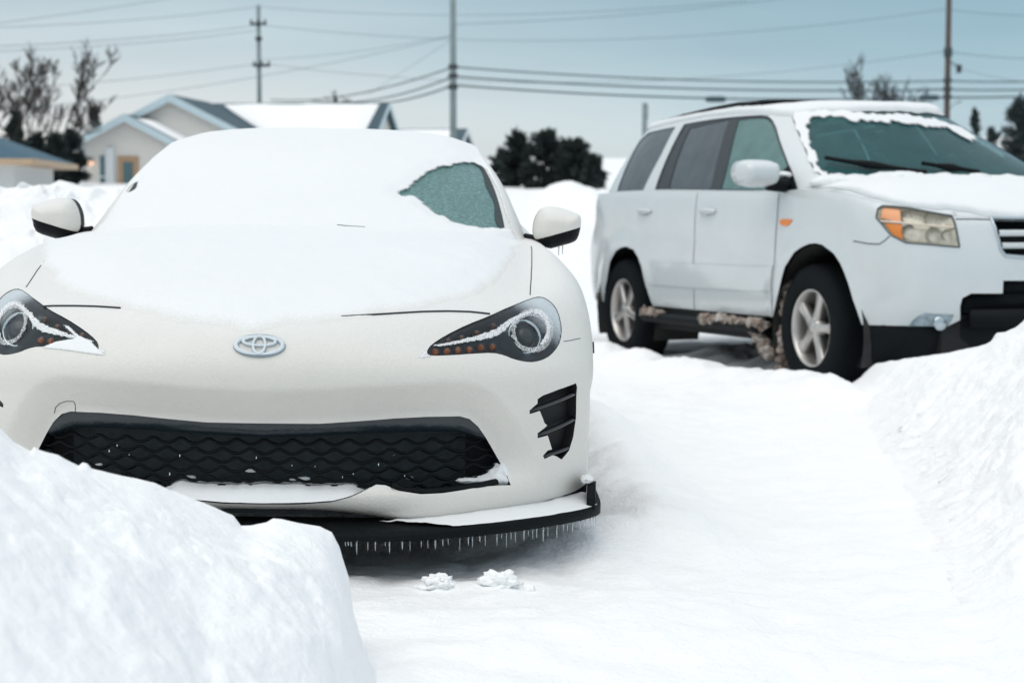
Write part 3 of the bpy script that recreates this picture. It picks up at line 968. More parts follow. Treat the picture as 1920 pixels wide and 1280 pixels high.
# ---- wheels, underside
def car_wheel(y, s):
    w = empty('wheel', Matrix.Translation((s * .765, y, .31))); w.parent = sports
    prof = [(.215, .10), (.24, .108), (.285, .108), (.303, .095), (.31, .06), (.31, -.06), (.303, -.095), (.285, -.108), (.24, -.108), (.215, -.1)]
    MB().lathe(prof, 40).build('tyre', M['rubber'], w)
    mb = MB().lathe([(.216, .098), (.206, .09), (.20, .02), (.02, .02)], 40)
    for k in range(10):
        a = 2 * math.pi * k / 10
        mb.tube([(s * .075, .03 * math.cos(a), .03 * math.sin(a)), (s * .08, .20 * math.cos(a + .1), .20 * math.sin(a + .1))], .012, 6)
    mb.build('rim', simple('dark_alloy', (.10, .11, .12), .35, .7), w)
for y in (.845, 3.415):
    for s in (1, -1): car_wheel(y, s)
mb = MB(); mb.box((0, 2.1, .185), (1.5, 3.7, .02)); mb.box((0, 2.1, .45), (1.2, 3.6, .4))
mb.build('underbody', M['black_void'], sports, smooth=False)
MB().tube([on_plane(CAR, 1110, 641, 1, .80), on_plane(CAR, 1111, 662, 1, .80)], .006, 6).build('side_marker', M['black_gloss'], sports)

# ---- the snow lying on it
sn = SnowMB(); sn.panel = M['panel_snow']
def lay(S, outer_, holes_=(), step=.1, t=.012, feather=.5, seed=3, base=.0003, lump=.25, fr=5.0, soft=.45, hsoft=.2, mi=0, cmax=1.0):
    outer_ = grow(outer_, soft * .45); holes_ = [grow(h, -hsoft * .45) for h in holes_]
    def off(q, P):
        d = np.min([seg_dist(q, l) for l in [outer_] + holes_], 0)
        return (base if mi == 0 else -.0025 + .0032 * sstep(d, 0, .3)) + t * sstep(d, 0, feather) * (1 + lump * fbm(P[:, 0] * fr, P[:, 1] * fr, P[:, 2] * fr, 4, seed)) + .0022 * fbm(P[:, 0] * 26, P[:, 1] * 26, P[:, 2] * 26, 3, seed + 4) * sstep(d, 0, .3)
    vs, fs = patch(S, outer_, holes_, step, off=off, bstep=step * .6)
    c = np.clip(seg_dist(patch.uv, outer_) / soft, 0, 1)
    for h in holes_: c = np.minimum(c, np.clip(seg_dist(patch.uv, h) / hsoft, 0, 1))
    sn.add(vs, fs, np.minimum(c, cmax), mi)
hood = trace([(962, 466), (955, 490), (938, 515), (912, 535), (880, 552), (840, 560), (795, 573), (740, 582), (690, 589), (640, 598), (590, 600), (555, 602), (530, 606), (505, 610), (480, 616), (455, 617), (430, 611), (400, 606), (350, 601), (300, 593), (255, 581), (215, 570), (170, 558), (130, 545), (100, 520), (82, 495), (80, 470), (90, 452)], (-10, 10), (5, 13.3))
hood = np.vstack((hood, [(-6.2, 13.3), (-4, 13.45), (0, 13.45), (4, 13.45), (6.2, 13.3)]))
lay(BODY, rough(hood, .05, .14, 3.0, 5), step=.09, t=.014, feather=1.3, fr=7, soft=.65, mi=1)
WSH = ctrace([(757, 359), (768, 349), (790, 332), (815, 317), (838, 310), (862, 306), (884, 306), (899, 310), (913, 322), (928, 347), (943, 386), (957, 426), (940, 428), (905, 427), (872, 424), (842, 414), (812, 397), (790, 380), (775, 368)], (0, 5), (0, 4.5))
holes = [rough(WSH, .03, .10, 5.0, 8)]
for c, r in (((-3.93, 1.85), (.012, .04)),):
    holes.append(rough(np.array([(c[0] + r[0] * math.cos(a), c[1] + r[1] * math.sin(a) + .6 * r[0] * math.cos(a)) for a in np.linspace(0, 2 * math.pi, 14)[:-1]]), .02, .05, 9.0, 4))
cs = np.array([(-4.9, -.0), (0, 0), (4.6, 0), (4.35, .6), (4.35, 1.5), (4.35, 2.6), (4.5, 3.6), (4.9, 4.6), (4.9, 6.2), (0, 6.4), (-4.9, 6.2), (-4.9, 4.6), (-4.5, 3.6), (-4.35, 2.6), (-4.35, 1.5), (-4.4, .6)])
lay(CAB, cs, holes, step=.075, t=.011, feather=.4, fr=6, soft=.12, hsoft=.22)
# snow strips on and around the lamps
for px_, ur in ((((812, 647), (850, 640), (900, 627), (930, 616), (952, 600), (975, 588), (998, 580), (1003, 584), (980, 594), (958, 608), (942, 624), (925, 633), (880, 641), (840, 648), (815, 651)), (1, 10)),
                (((1000, 578), (1015, 582), (1027, 594), (1033, 613), (1029, 634), (1018, 648), (1012, 644), (1021, 630), (1025, 614), (1020, 600), (1010, 591), (1000, 588)), (3, 10)),
                (((790, 664), (800, 656), (801, 664), (812, 669), (782, 672)), (1, 9))):
    q = trace(px_, ur, (4, 11))
    lay(BODY, rough(q, .010, .035, 22, 2), step=.03, t=.0015, feather=.06, base=.0003, soft=.06, cmax=.56)
    lay(BODY, rough(mirror_uv(q), .010, .035, 22, 2), step=.03, t=.0015, feather=.06, base=.0003, soft=.06, cmax=.56)
ring = lambda cx_, cy_, r_: trace([(cx_ + r_ * math.cos(t), cy_ + r_ * 1.02 * math.sin(t)) for t in np.linspace(0, 2 * math.pi, 33)[:-1]], (3, 10), (4, 11))
RO, RI = rough(ring(998, 620, 40), .02, .05, 16, 5), rough(ring(995, 622, 29), .02, .03, 16, 9)
for mk in (lambda l: l, mirror_uv):
    lay(BODY, mk(RO), [mk(RI)], step=.03, t=.001, feather=.06, base=.0003, soft=.10, hsoft=.05, cmax=.44)
q = trace(((112, 604), (130, 612), (146, 628), (170, 640), (206, 668), (120, 656), (70, 652), (105, 641), (142, 634), (128, 618)), (-10, -1), (4, 11))
lay(BODY, q, step=.04, t=.003, feather=.1, soft=.1)
# snow on the lip, in the grille corners and on the sill of the opening
xs = np.linspace(.30, .885, 70); ys = np.interp(xs, LIP[:60, 0], LIP[:60, 1]) if len(LIP) > 60 else np.interp(xs, LIP[:, 0], LIP[:, 1])
yb_ = np.interp(xs, [.25, .30, .43, .55, .65, .735, .80, .86, .9], [.03, .075, .125, .18, .245, .325, .41, .50, .56])
for s in (1, -1):
    vs = []; fs = []
    for i, (x, y0, y1) in enumerate(zip(xs, ys, yb_)):
        e = min(1, i / 34, (69 - i) / 4); nz = fbm([x * 40], [3.3], None, 3, 5)[0]
        for t in np.linspace(0, 1, 7):
            t = 1 - (1 - t) * min(1, (i + .3) / 22); vs.append((s * x, y0 + .010 + .006 * nz + (y1 - y0 - .004) * t, .1865 + .006 * sstep(x, .3, .6) * 0 + e * (.010 * math.sin(min(1, t * 1.6) * math.pi / 2) + .008 * t) + .003 * nz * (t > 0)))
    fs = [(i * 7 + j, i * 7 + j + 1, (i + 1) * 7 + j + 1, (i + 1) * 7 + j) for i in range(69) for j in range(6)]
    sn.add(vs, fs)
    sn.add(*blob((s * .858, .40, .254), .020, 6, .4, 10, (.9, 2.0, .6)))
    # heap in the corner of the opening and crumbs along its trim
    for px_, dx, dy, dz, r_, sq in ((950, -.012, .05, .016, .036, (.75, .9, 1.0)), (938, -.01, .05, .004, .036, (1.1, .9, .8)), (915, -.01, .055, -.002, .030, (1.3, .9, .5)), (880, 0, .06, -.002, .020, (1.8, .8, .4))):
        q = trace([(px_, 906)], (0, 9), (0, 7))[0] * (s, 1); p = BODY(q[None])[0]
        sn.add(*blob((p[0] + s * dx, p[1] + dy, p[2] + dz), r_, int(px_), .35, 12, sq, 3))
q = trace([(487, 944), (560, 943), (620, 939), (655, 930), (692, 914)], (-.2, 9), (0, 7)); q = resample(q, .05, False); q[:, 0] -= q[0, 0]
sill = np.vstack((mirror_uv(q), q[1:])); sP = BODY(sill); sN = BODY.normal(sill); vs = []; n = len(sP)
for i, p in enumerate(sP):
    e = min(1, i / 8, (n - 1 - i) / 8); nz = fbm([p[0] * 22], [1.7], None, 4, 9)[0]
    for t in np.linspace(0, 1, 8):
        k_ = min(.1 * t, .034); b_ = p - sN[i] * k_; vs.append((b_[0], b_[1] + max(0, .1 * t - k_), b_[2] + .0015 + e * ((.020 + .010 * nz) * t ** .55) + .0015 * nz))
sn.add(vs, [(i * 8 + j, i * 8 + j + 1, (i + 1) * 8 + j + 1, (i + 1) * 8 + j) for i in range(n - 1) for j in range(7)])
rr = random.Random(4)
for k in range(20):          # drips of ice caught in the mesh
    x = rr.uniform(-.42, .5); r_ = rr.randint(0, 6); z = .245 + r_ * rh + rr.uniform(0, .01)
    sn.add(*blob((x, .118 + .85 * np.interp(abs(x), BX, BY), z), rr.uniform(.0007, .0016), k, .3, 5, (1, 1, rr.uniform(1, 3))))
for k in range(14):          # snow caught low in the mesh cells
    x = rr.uniform(-.5, .55); r_ = rr.choice((1, 1, 1, 2, 2, 3))
    sn.add(*blob((x, .146 + .85 * np.interp(abs(x), BX, BY), .236 + r_ * rh), rr.uniform(.006, .012), k + 50, .35, 7, (1.5, .6, .6)))
o = sn.build('snow_cover', M['thin_snow'], None, True, CAR)
tag(o, 'fresh snow lying over the hood, windscreen, roof and lip of the coupe', 'snow', kind='stuff')
# ================================================================ FAMILY SUV
_wf = at(1524, 615, 10.03); _wr = at(1171, 581, 12.57)
s_ey = (_wr - _wf).normalized(); s_ex = s_ey.cross(Vector((0, 0, 1))).normalized(); s_ez = s_ex.cross(s_ey)
SUV = Matrix((s_ex, s_ey, s_ez)).transposed().to_4x4()
SUV.translation = _wf + s_ex * .93 - s_ez * .36
SUVN = np.array(SUV)
suv_px = lambda P: to_photo(P @ SUVN[:3, :3].T + SUVN[:3, 3])
SUV_EYE = np.array(SUV.inverted() @ Vector((0, 0, CAM_H)))
suv = empty('suv', SUV)
tag(suv, 'tall white SUV with muddy sills parked behind the coupe in deep snow', 'car')

fr = [0, .15, .34, .53, .70, .84, .94, 1]
yf = [-.885, -.92, -.93, -.925, -.908, -.885, -.86, -.83]
xf = [.985, 1, 1.005, 1.003, 1, .99, .975, .955]
sidex = [.938, .966, .976, .974, .968, .957, .945, .930]
cx = [0, -.2, -.4, -.58, -.74, -.86, -.934, -.968]; co = [0, .004, .018, .045, .10, .19, .31, .49]
zt = [.972, .973, .978, .99, 1.02, 1.05, 1.08, 1.115, 1.15, 1.145, 1.165, 1.19, 1.20, 1.20, 1.20, 1.20, 1.20, 1.20]
rx = [(-1, 0.05), (-1, .5), (-1, 1.2), (-1, 2.0), (-.997, 2.65), (-.965, 3.15), (-.87, 3.48), (-.68, 3.68), (-.38, 3.78), (0, 3.80)]
net = []
for r in range(8):
    row = [(cx[c] * xf[r], yf[r] + co[c], .405 + (zt[c] - .405) * fr[r]) for c in range(8)]
    bump_ = .07 if r <= 3 else 0
    for c, (kx, y) in enumerate(rx):
        row.append((kx * sidex[r], y + (bump_ if c >= 6 else bump_ * .4 if c == 5 else 0), .405 + (zt[8 + c] - .405) * fr[r]))
    net.append(row)


def flare(P):
    P = P.copy()
    for cy, cz in ((-.06, .36), (2.63, .36)):
        r = np.hypot(P[:, 1] - cy, P[:, 2] - cz)
        k = .016 * (1 - sstep(r, .47, .60)) * (np.abs(P[:, 0]) > .7)
        P[:, 0] += np.sign(P[:, 0]) * k
    return P


LB = Net(net, disp=flare)
strace = lambda px, ur=(2, 15), vr=(0, 7): LB.find(px, suv_px, ur, vr, SUV_EYE)
AF = strace([(1449, 596), (1454, 570), (1460, 545), (1471, 501), (1489, 473), (1503, 463), (1517, 457), (1530, 456), (1542, 459), (1563, 475), (1575, 493), (1583, 511), (1592, 536), (1599, 561), (1616, 612)], (5, 10.5))
AR = strace([(1132, 570), (1138, 523), (1144, 489), (1155, 470), (1164, 464), (1174, 462), (1188, 468), (1196, 482), (1202, 498), (1214, 545), (1225, 574)], (10.2, 14.2))
AF[0, 1] = AF[-1, 1] = AR[0, 1] = AR[-1, 1] = 0
INT = strace([(1779, 618), (1800, 600), (1800, 575), (1804, 559), (1821, 550), (1880, 550), (1881, 526), (1918, 526)], (0, 6)); INT[0, 1] = 0
half = np.vstack(([(17, 0)], AR, AF, INT, [(0, INT[-1, 1])]))
lower = np.vstack((half, mirror_uv(half)[1:], [(-17, 7), (17, 7)]))
HL = strace([(1643, 408), (1646, 392), (1655, 386), (1700, 388), (1740, 392), (1771, 397), (1784, 404), (1790, 418), (1799, 463), (1750, 459), (1699, 455), (1671, 441)], (1, 8), (2, 7))
GRL = strace([(1857, 402), (1862, 420), (1876, 469), (1884, 479), (1918, 482)], (0, 4), (2, 7))
GRL = np.vstack((GRL, [(0, GRL[-1, 1] - .03)])); g_top = GRL[0, 1]
GRL = np.vstack(([(0, g_top)], GRL)); GRLf = np.vstack((GRL, mirror_uv(GRL)[1:-1]))
v_, f_ = patch(LB, lower, [HL, mirror_uv(HL), GRLf], (.14, .10), rims=[0, 1, 2], rim_depth=.022)
sb = true_normals(obj('body', v_, f_, M['suv_paint'], suv))

# hood
edge_u = np.linspace(-8.75, 8.75, 140)
he = LB(np.stack((edge_u, np.full(140, 6.995)), 1))
n2 = he[70:]                                  # near half, centre to side
def hood_z(q):
    ax_ = np.abs(q[:, 0])
    o_ = np.interp(ax_, [0, .2, .4, .58, .74, .86, .93], co[:7])
    s_ = np.clip((q[:, 1] - o_ + .83) / 1.3, 0, 1)
    e = np.interp(q[:, 1], n2[:, 1], np.abs(n2[:, 0])); ze = np.interp(q[:, 1], n2[:, 1], n2[:, 2])
    t = np.clip(ax_ / np.maximum(e, .05), 0, 1)
    zc = np.interp(ax_, [0, .2, .4, .58, .74, .86, .93], zt[:7]) + .215 * (1 - (1 - s_) ** 5)
    z = ze + (np.minimum(zc, 1.215) - ze) * (1 - t ** 3)
    return np.stack((q[:, 0], q[:, 1], z), 1)
HOOD = Fn(hood_z, (0, -.2, 1))
hp = np.vstack((he[:, :2] * (.997, .997), [(he[-1, 0], .42), (he[0, 0], .42)]))
v_, f_ = patch(HOOD, hp, (), .03)
obj('hood', v_, f_, M['suv_paint'], suv)

# greenhouse and roof
def gh(base, mid_out, topr):
    m = [tuple((a + b) / 2 for a, b in zip(p, q)) for p, q in zip(base, topr)]
    m = [(x + (math.copysign(mid_out, x) if abs(x) > .3 else 0), y - (.02 if y < .6 else 0), z) for x, y, z in m]
    return m
base = list(zip([0, -.27, -.55, -.80, -.885, -.925, -.93, -.93, -.922, -.865, -.70, -.40, 0], [-.13, -.10, -.02, .10, .22, .42, 1.2, 2.1, 2.75, 3.15, 3.46, 3.66, 3.70], [1.20, 1.20, 1.195, 1.19, 1.17, 1.135, 1.16, 1.185, 1.195, 1.2, 1.2, 1.2, 1.2]))
topr = list(zip([0, -.22, -.42, -.545, -.60, -.64, -.675, -.685, -.675, -.63, -.52, -.31, 0], [.62, .65, .76, .93, 1.06, 1.22, 1.55, 2.1, 2.70, 3.0, 3.22, 3.35, 3.38], [1.655, 1.653, 1.650, 1.640, 1.650, 1.670, 1.687, 1.685, 1.665, 1.65, 1.64, 1.64, 1.64]))
roof = lambda kx, ky, zz: [(x * kx, 1.95 + (y - 1.95) * ky, z + (zz - z) * (1 if abs(y - 1.95) < 1.2 else .9)) for x, y, z in topr]
low = [(x * 1.005, y - (.03 if y < .6 and abs(x) < .86 else 0), z - .09) for x, y, z in base]
GH = Net([low, base, gh(base, .022, topr), topr, roof(.90, .93, 1.700), roof(.70, .80, 1.718), roof(.40, .55, 1.728), roof(.08, .2, 1.732)], alpha=.8)
gtrace = lambda px, ur=(0, 10), vr=(0.2, 4.5): GH.find(px, suv_px, ur, vr, SUV_EYE)
WSu = gtrace([(1551, 339), (1524, 317), (1503, 266), (1484, 216), (1489, 209), (1502, 208), (1530, 208)], (0, 5), (.6, 3.6))
WSn = np.vstack(([(0, 1.04)], [(1.5, 1.04)], WSu, [(1.5, WSu[-1, 1] - .02), (0, WSu[-1, 1] - .03)])); WSf = np.vstack((WSn, mirror_uv(WSn)[1:-1]))
DLO = gtrace([(1228, 356), (1283, 233), (1330, 225), (1382, 219), (1427, 216), (1440, 218), (1449, 226), (1456, 240), (1474, 294), (1495, 356), (1440, 357), (1346, 357)], (3, 9), (.8, 3.2))
QG = gtrace([(1157, 359), (1167, 330), (1183, 294), (1200, 264), (1217, 249), (1240, 243), (1267, 238), (1240, 290), (1206, 357)], (6.5, 10.6), (.8, 3.2))
v_, f_ = patch(GH, [(-12, 0), (12, 0), (12, 7), (-12, 7)], [WSf, DLO, mirror_uv(DLO), QG, mirror_uv(QG)], (.14, .09), rims=[1, 2, 4], rim_depth=.015)
cab = true_normals(obj('cabin', v_, f_, M['suv_paint'], suv))
M['front_glass'] = glass_mat('front_glass', (0.42, 0.60, 0.57), body=(.20, .38, .37), body_f=.5, ior=1.25)
M['screen_glass'] = glass_mat('screen_glass', (0.32, 0.66, 0.64), body=(.012, .115, .125), body_f=.55, ior=1.15)
M['privacy_glass'] = glass_mat('privacy_glass', (0.16, 0.19, 0.21), body=(.055, .075, .09), body_f=.9, ior=1.25)
FW = gtrace([(1350, 354), (1384, 224), (1410, 221), (1428, 220), (1438, 222), (1446, 230), (1452, 242), (1470, 296), (1490, 354), (1440, 355)], (3, 9), (.8, 3.2))
RWn = gtrace([(1253, 354), (1292, 240), (1330, 231), (1366, 223), (1330, 354)], (4, 9.5), (.8, 3.2))
RQ = gtrace([(1234, 354), (1283, 243), (1287, 243), (1248, 354)], (5, 9.5), (.8, 3.2))
for s in (1, -1):
    mk = (lambda l: l) if s > 0 else mirror_uv
    v_, f_ = patch(GH, mk(DLO), [mk(FW), mk(RWn)], (.12, .08), off=-.006)
    fr_ = obj('window_frame', v_, f_, simple('frame_black', (.022, .03, .035), .45), suv)
    v_, f_ = patch(GH, mk(FW), (), (.12, .08), off=-.010); true_normals(obj('front_window', v_, f_, M['front_glass'], suv))
    v_, f_ = patch(GH, mk(RWn), (), (.12, .08), off=-.010); true_normals(obj('rear_door_window', v_, f_, M['privacy_glass'], suv))
    v_, f_ = patch(GH, mk(QG), (), (.12, .08), off=-.006); true_normals(obj('quarter_window', v_, f_, M['privacy_glass'], suv))
v_, f_ = patch(GH, WSf, (), (.12, .08), off=-.006)
true_normals(obj('windscreen', v_, f_, M['screen_glass'], suv))
# black border of the windscreen
wb = [(u * .985, v) for u, v in WSn]
top_v = WSu[-1, 1]
bandt = np.array([(-2.85, top_v - .04), (-1.5, top_v - .06), (0, top_v - .07), (1.5, top_v - .06), (2.85, top_v - .04), (2.8, top_v - .2), (1.5, top_v - .22), (0, top_v - .23), (-1.5, top_v - .22), (-2.8, top_v - .2)])
v_, f_ = patch(GH, bandt, (), (.1, .05), off=-.003); obj('sun_strip', v_, f_, simple('strip', (.02, .05, .06), .5, var=.6, scale=20), suv)

# doors over the sill, handles, moulding, marker
for px_, hc in ((((1312, 362), (1400, 362), (1462, 364), (1458, 410), (1454, 465), (1450, 520), (1448, 560), (1449, 592), (1375, 586), (1306, 579), (1305, 545), (1306, 450)), (1331, 397)),
                (((1228, 362), (1309, 362), (1303, 450), (1302, 545), (1303, 579), (1226, 572), (1216, 545), (1206, 498), (1195, 470), (1185, 440), (1188, 410), (1205, 375)), (1212, 397))):
    D = strace(px_, (7, 14.5), (0, 6.95))
    D = np.stack((D[:, 0], np.clip(D[:, 1], .02, 6.97)), 1)
    v_, f_ = patch(LB, D, (), (.12, .09), off=.008, rims=[0], rim_depth=.009)
    d = true_normals(obj('door', v_, f_, M['suv_paint'], suv))
    h = strace([hc], (7, 14.5))[0]; p = Vector(LB(h[None])[0])
    vs, fs = blob((0, 0, 0), .5, 1, .04, 10); vs = [(p.x - .022 + q[0] * .05, p.y + q[1] * .23, p.z + q[2] * .038 + .02 * (abs(q[0]))) for q in vs]
    obj('handle', vs, fs, M['suv_paint'], d)
    vs, fs = blob((0, 0, 0), .5, 2, .03, 10); vs = [(p.x + .002 + q[0] * .03, p.y + q[1] * .17, p.z + q[2] * .075 - .01) for q in vs]
    obj('handle_cup', vs, fs, simple('cup', (.25, .29, .31), .5), d)
ml = strace([(1217, 492), (1303, 495), (1452, 500), (1448, 545), (1303, 539), (1218, 532)], (7, 14.5), (0, 6.9))
v_, f_ = patch(LB, ml, (), (.12, .06), off=.016, rims=[0], rim_depth=.014)
true_normals(obj('side_moulding', v_, f_, M['suv_paint'], suv))
mk_ = strace([(1463, 413), (1470, 411), (1487, 412), (1480, 422), (1474, 424), (1464, 421)], (5, 10), (3, 7))
v_, f_ = patch(LB, mk_, (), (.02, .02), off=.006, rims=[0]); obj('side_marker', v_, f_, simple('marker_amber', (.80, .22, .02), .3), suv)
# seams of hood, fender and bumper
def sseam(px, r=.004, ur=(0, 10), S=None):
    q = resample((S or LB).find(px, suv_px, ur, (0, 7), SUV_EYE), .12, False)
    MB().tube([tuple(t) for t in LB(q)], r, 6).build('panel_gap', M['gap'], suv)
sseam([(1792, 411), (1825, 411), (1856, 412)])
sseam([(1600, 452), (1628, 457), (1648, 458), (1658, 452), (1668, 443)], .003)

# headlights
hb = simple('lamp_housing', (.60, .57, .50), .35, .2, var=.5, scale=26)
refl = simple('reflector', (.62, .60, .55), .22, .8)
am = simple('amber_lens', (.95, .28, .02), .3); am2 = simple('amber_pale', (.95, .42, .20), .35)
lens = glass_mat('lamp_lens', (.98, .98, .96), .1, ior=1.25)
A1 = strace([(1650, 408), (1653, 391), (1660, 388), (1687, 391), (1690, 416)], (1, 8), (2, 7)); A2 = strace([(1658, 418), (1690, 419), (1693, 450), (1674, 440)], (1, 8), (2, 7))
BUL = [(1706, 405, .030, refl), (1711, 436, .040, M['black_gloss']), (1752, 410, .032, refl), (1758, 440, .040, refl), (1782, 440, .026, hb)]
for s in (1, -1):
    mk = (lambda l: l) if s > 0 else mirror_uv
    H = mk(HL)
    mb = MB().add(*patch(LB, H, (), (.08, .06), off=lambda q, P: -.006 - .035 * sstep(seg_dist(q, H), 0, .3))).add(*wall_loop(LB, resample(H, .08), 0, .006))
    h = mb.build('headlight', hb, suv)
    v_, f_ = patch(LB, mk(A1), (), (.08, .06), off=-.009); obj('turn_lamp', v_, f_, am2, h)
    v_, f_ = patch(LB, mk(A2), (), (.08, .06), off=-.009); obj('turn_lamp', v_, f_, am, h)
    for u, v, r, m_ in BUL:
        q = strace([(u, v)], (1, 8), (2, 7))[0] * (s, 1); p = LB(q[None])[0]
        MB().lathe([(r, -.012), (r * .9, .012), (r * .55, .035), (.0005, .042)], 24, 'y', (p[0], p[1] + .052, p[2])).build('reflector', m_, h)
        MB().lathe([(r * 1.06, -.016), (r * 1.1, -.010), (r * .98, -.010)], 24, 'y', (p[0], p[1] + .048, p[2])).build('reflector_rim', refl, h)
    q = strace([(1648, 414), (1690, 417), (1790, 426)], (1, 8), (2, 7)); q = resample(q, .1, False) * (s, 1)
    MB().tube([tuple(t) for t in LB(q) - LB.normal(q) * .004], .006, 6).build('divider', simple('divider', (.72, .62, .52), .4), h)
    v_, f_ = patch(LB, H, (), (.1, .08), off=-.002); true_normals(obj('lens', v_, f_, lens, h))
    q = resample(H, .08); q = np.vstack((q, q[:1])); MB().tube([tuple(t) for t in LB(q) + LB.normal(q) * .001], .0055, 6).build('seal', simple('lamp_seal', (.10, .12, .12), .6), h)

# grille with three bars
v_, f_ = patch(LB, GRLf, (), (.12, .08), off=-.06)
g = MB().add(v_, f_).add(*wall_loop(LB, resample(GRLf, .1), 0, .06)).build('grille', M['black_plastic'], suv)
z0, z1 = LB(np.array([(0, GRL[-1, 1])]))[0, 2], LB(np.array([(0, g_top)]))[0, 2]
for k, w_ in ((.30, .032), (.62, .032)):
    z = z1 - (z1 - z0) * (k + .07)
    mb = MB()
    xw = .335 - .06 * k
    mb.add([(x, -.905 + .10 * x * x + dy, z + dz) for x in np.linspace(-xw, xw, 15) for dy, dz in ((.03, w_ / 2), (0, w_ / 2), (-.008, 0), (0, -w_ / 2), (.03, -w_ / 2))],
           [(i * 5 + j, i * 5 + j + 1, i * 5 + 6 + j, i * 5 + 5 + j) for i in range(14) for j in range(4)])
    mb.build('grille_bar', M['suv_paint'], g)
rimq = resample(GRLf, .1); p = LB(rimq) + LB.normal(rimq) * .002
MB().tube([tuple(t) for t in p] + [tuple(p[0])], .009, 6).build('grille_rim', simple('grille_chrome', (.5, .56, .6), .3, .7), g)

# lower bumper, fog lamps, skid plate
mb = MB()
for (x0, x1, y0, z0_, z1_) in ((-.50, .50, -.86, .47, .585), (-.28, .28, -.87, .58, .66)):
    mb.box(((x0 + x1) / 2, y0 + .05, (z0_ + z1_) / 2), (x1 - x0, .10, z1_ - z0_))
mb.add([(x, -.84 + np.interp(abs(x), [0, .4, .74, .86, .93], [0, .02, .10, .19, .30]) + dy, z) for dy, z in ((0, .47), (-.03, .43), (-.03, .34), (.0, .24), (.06, .17)) for x in np.linspace(-.93, .93, 31)],
       [(r * 31 + i, r * 31 + i + 1, (r + 1) * 31 + i + 1, (r + 1) * 31 + i) for r in range(4) for i in range(30)])
mb.box((0, -.905, .44), (1.0, .03, .10))
mb.build('lower_bumper', M['black_plastic'], suv)
FG = strace([(1703, 611), (1712, 600), (1722, 592), (1734, 587), (1788, 590), (1778, 616)], (1, 8), (0, 3))
for s in (1, -1):
    mk = (lambda l: l) if s > 0 else mirror_uv
    v_, f_ = patch(LB, mk(FG), (), (.06, .05), off=.004, rims=[0])
    h = obj('fog_lamp', v_, f_, simple('fog_lens', (.26, .33, .37), .15, .4, var=.9, scale=28), suv)
    q = strace([(1762, 605)], (1, 8), (0, 3))[0] * (s, 1); p = LB(q[None])[0]
    MB().lathe([(.042, -.004), (.036, -.014), (.0005, -.018)], 24, 'y', (p[0], p[1] - .004, p[2])).build('bulb_glass', simple('bulb_glass', (.45, .52, .56), .12, .6), h)

# wing mirrors
mo = [(960, 540), (963, 490), (985, 457), (1020, 446), (1090, 446), (1150, 450), (1192, 463), (1206, 500), (1202, 560), (1187, 600), (1120, 613), (1040, 606), (985, 590)]
MO2 = np.array([(lambda q: (q.x, q.z))(on_plane(SUV, 1080 + x / 3.2, 160 + y / 3.2, 1, .30)) for x, y in mo])
for s in (1, -1):
    o_ = chaikin(MO2, 2) * (s, 1)
    F = Fn(lambda q, o_=o_: np.stack((q[:, 0], .30 - .11 * np.sqrt(np.clip(1 - (1 - np.clip(seg_dist(q, o_) / .07, 0, 1)) ** 2, 0, 1)), q[:, 1]), 1), (0, -1, 0))
    mb = MB().add(*patch(F, o_, (), .014)); n = len(o_)
    mb.add([(x, .30, z) for x, z in o_] + [(x, .37, z) for x, z in o_], [(i, (i + 1) % n, (i + 1) % n + n, i + n) for i in range(n)] + [tuple(range(n, 2 * n))])
    mir = mb.build('wing_mirror', M['suv_paint'], suv)
    zc = MO2[:, 1].mean(); xi = np.abs(MO2[:, 0]).min()
    mb = MB().tube([(-s * (xi + .06), .31, MO2[:, 1].min() + .012), (-s * (xi - .02), .31, MO2[:, 1].min() + .012), (-s * .93, .33, MO2[:, 1].min() + .02)], [.03, .038, .05], 10)
    mb.build('mirror_arm', M['black_plastic'], mir)
    T_ = gtrace([(1457, 340), (1470, 322), (1481, 312), (1496, 357), (1459, 359)], (2, 8), (.6, 3))
    v_, f_ = patch(GH, T_ if s > 0 else mirror_uv(T_), (), (.08, .06), off=.012, rims=[0], rim_depth=.02)
    obj('mirror_mount', v_, f_, M['black_plastic'], mir)

# wipers
for a, b, c in (((1548, 304), (1635, 318), (1735, 331)), ((1726, 314), (1775, 322), (1832, 330))):
    q = gtrace([a, b, c], (-3.5, 4), (.5, 3)); q = resample(q, .08, False)
    p = GH(q) + GH.normal(q) * .03
    k = len(p); MB().tube([tuple(t) for t in p], [.012 + .012 * math.exp(-((i / k - .45) / .14) ** 2) for i in range(k)], 8).build('wiper', M['black_plastic'], suv)

# roof rails and cross bars
for s in (1, -1):
    q = [(-s * .59, y, z) for y, z in ((2.90, 1.675), (2.80, 1.705), (2.45, 1.725), (2.0, 1.742), (1.6, 1.748), (1.35, 1.735), (1.25, 1.70))]
    mb = MB().tube([tuple(t) for t in resample(np.array(q), .08, False)], .013, 8)
    for y, z in ((2.72, 1.695), (2.0, 1.715), (1.4, 1.715)): mb.box((-s * .59, y, z), (.04, .12, .05))
    mb.build('roof_rail', M['black_plastic'], suv)
for y, z in ((1.55, 1.752), (2.45, 1.735)):
    MB().tube([(-.59, y, z - .01), (-.3, y, z + .015), (.3, y, z + .015), (.59, y, z - .01)], .016, 8, flat=1.6).build('cross_bar', M['black_plastic'], suv)

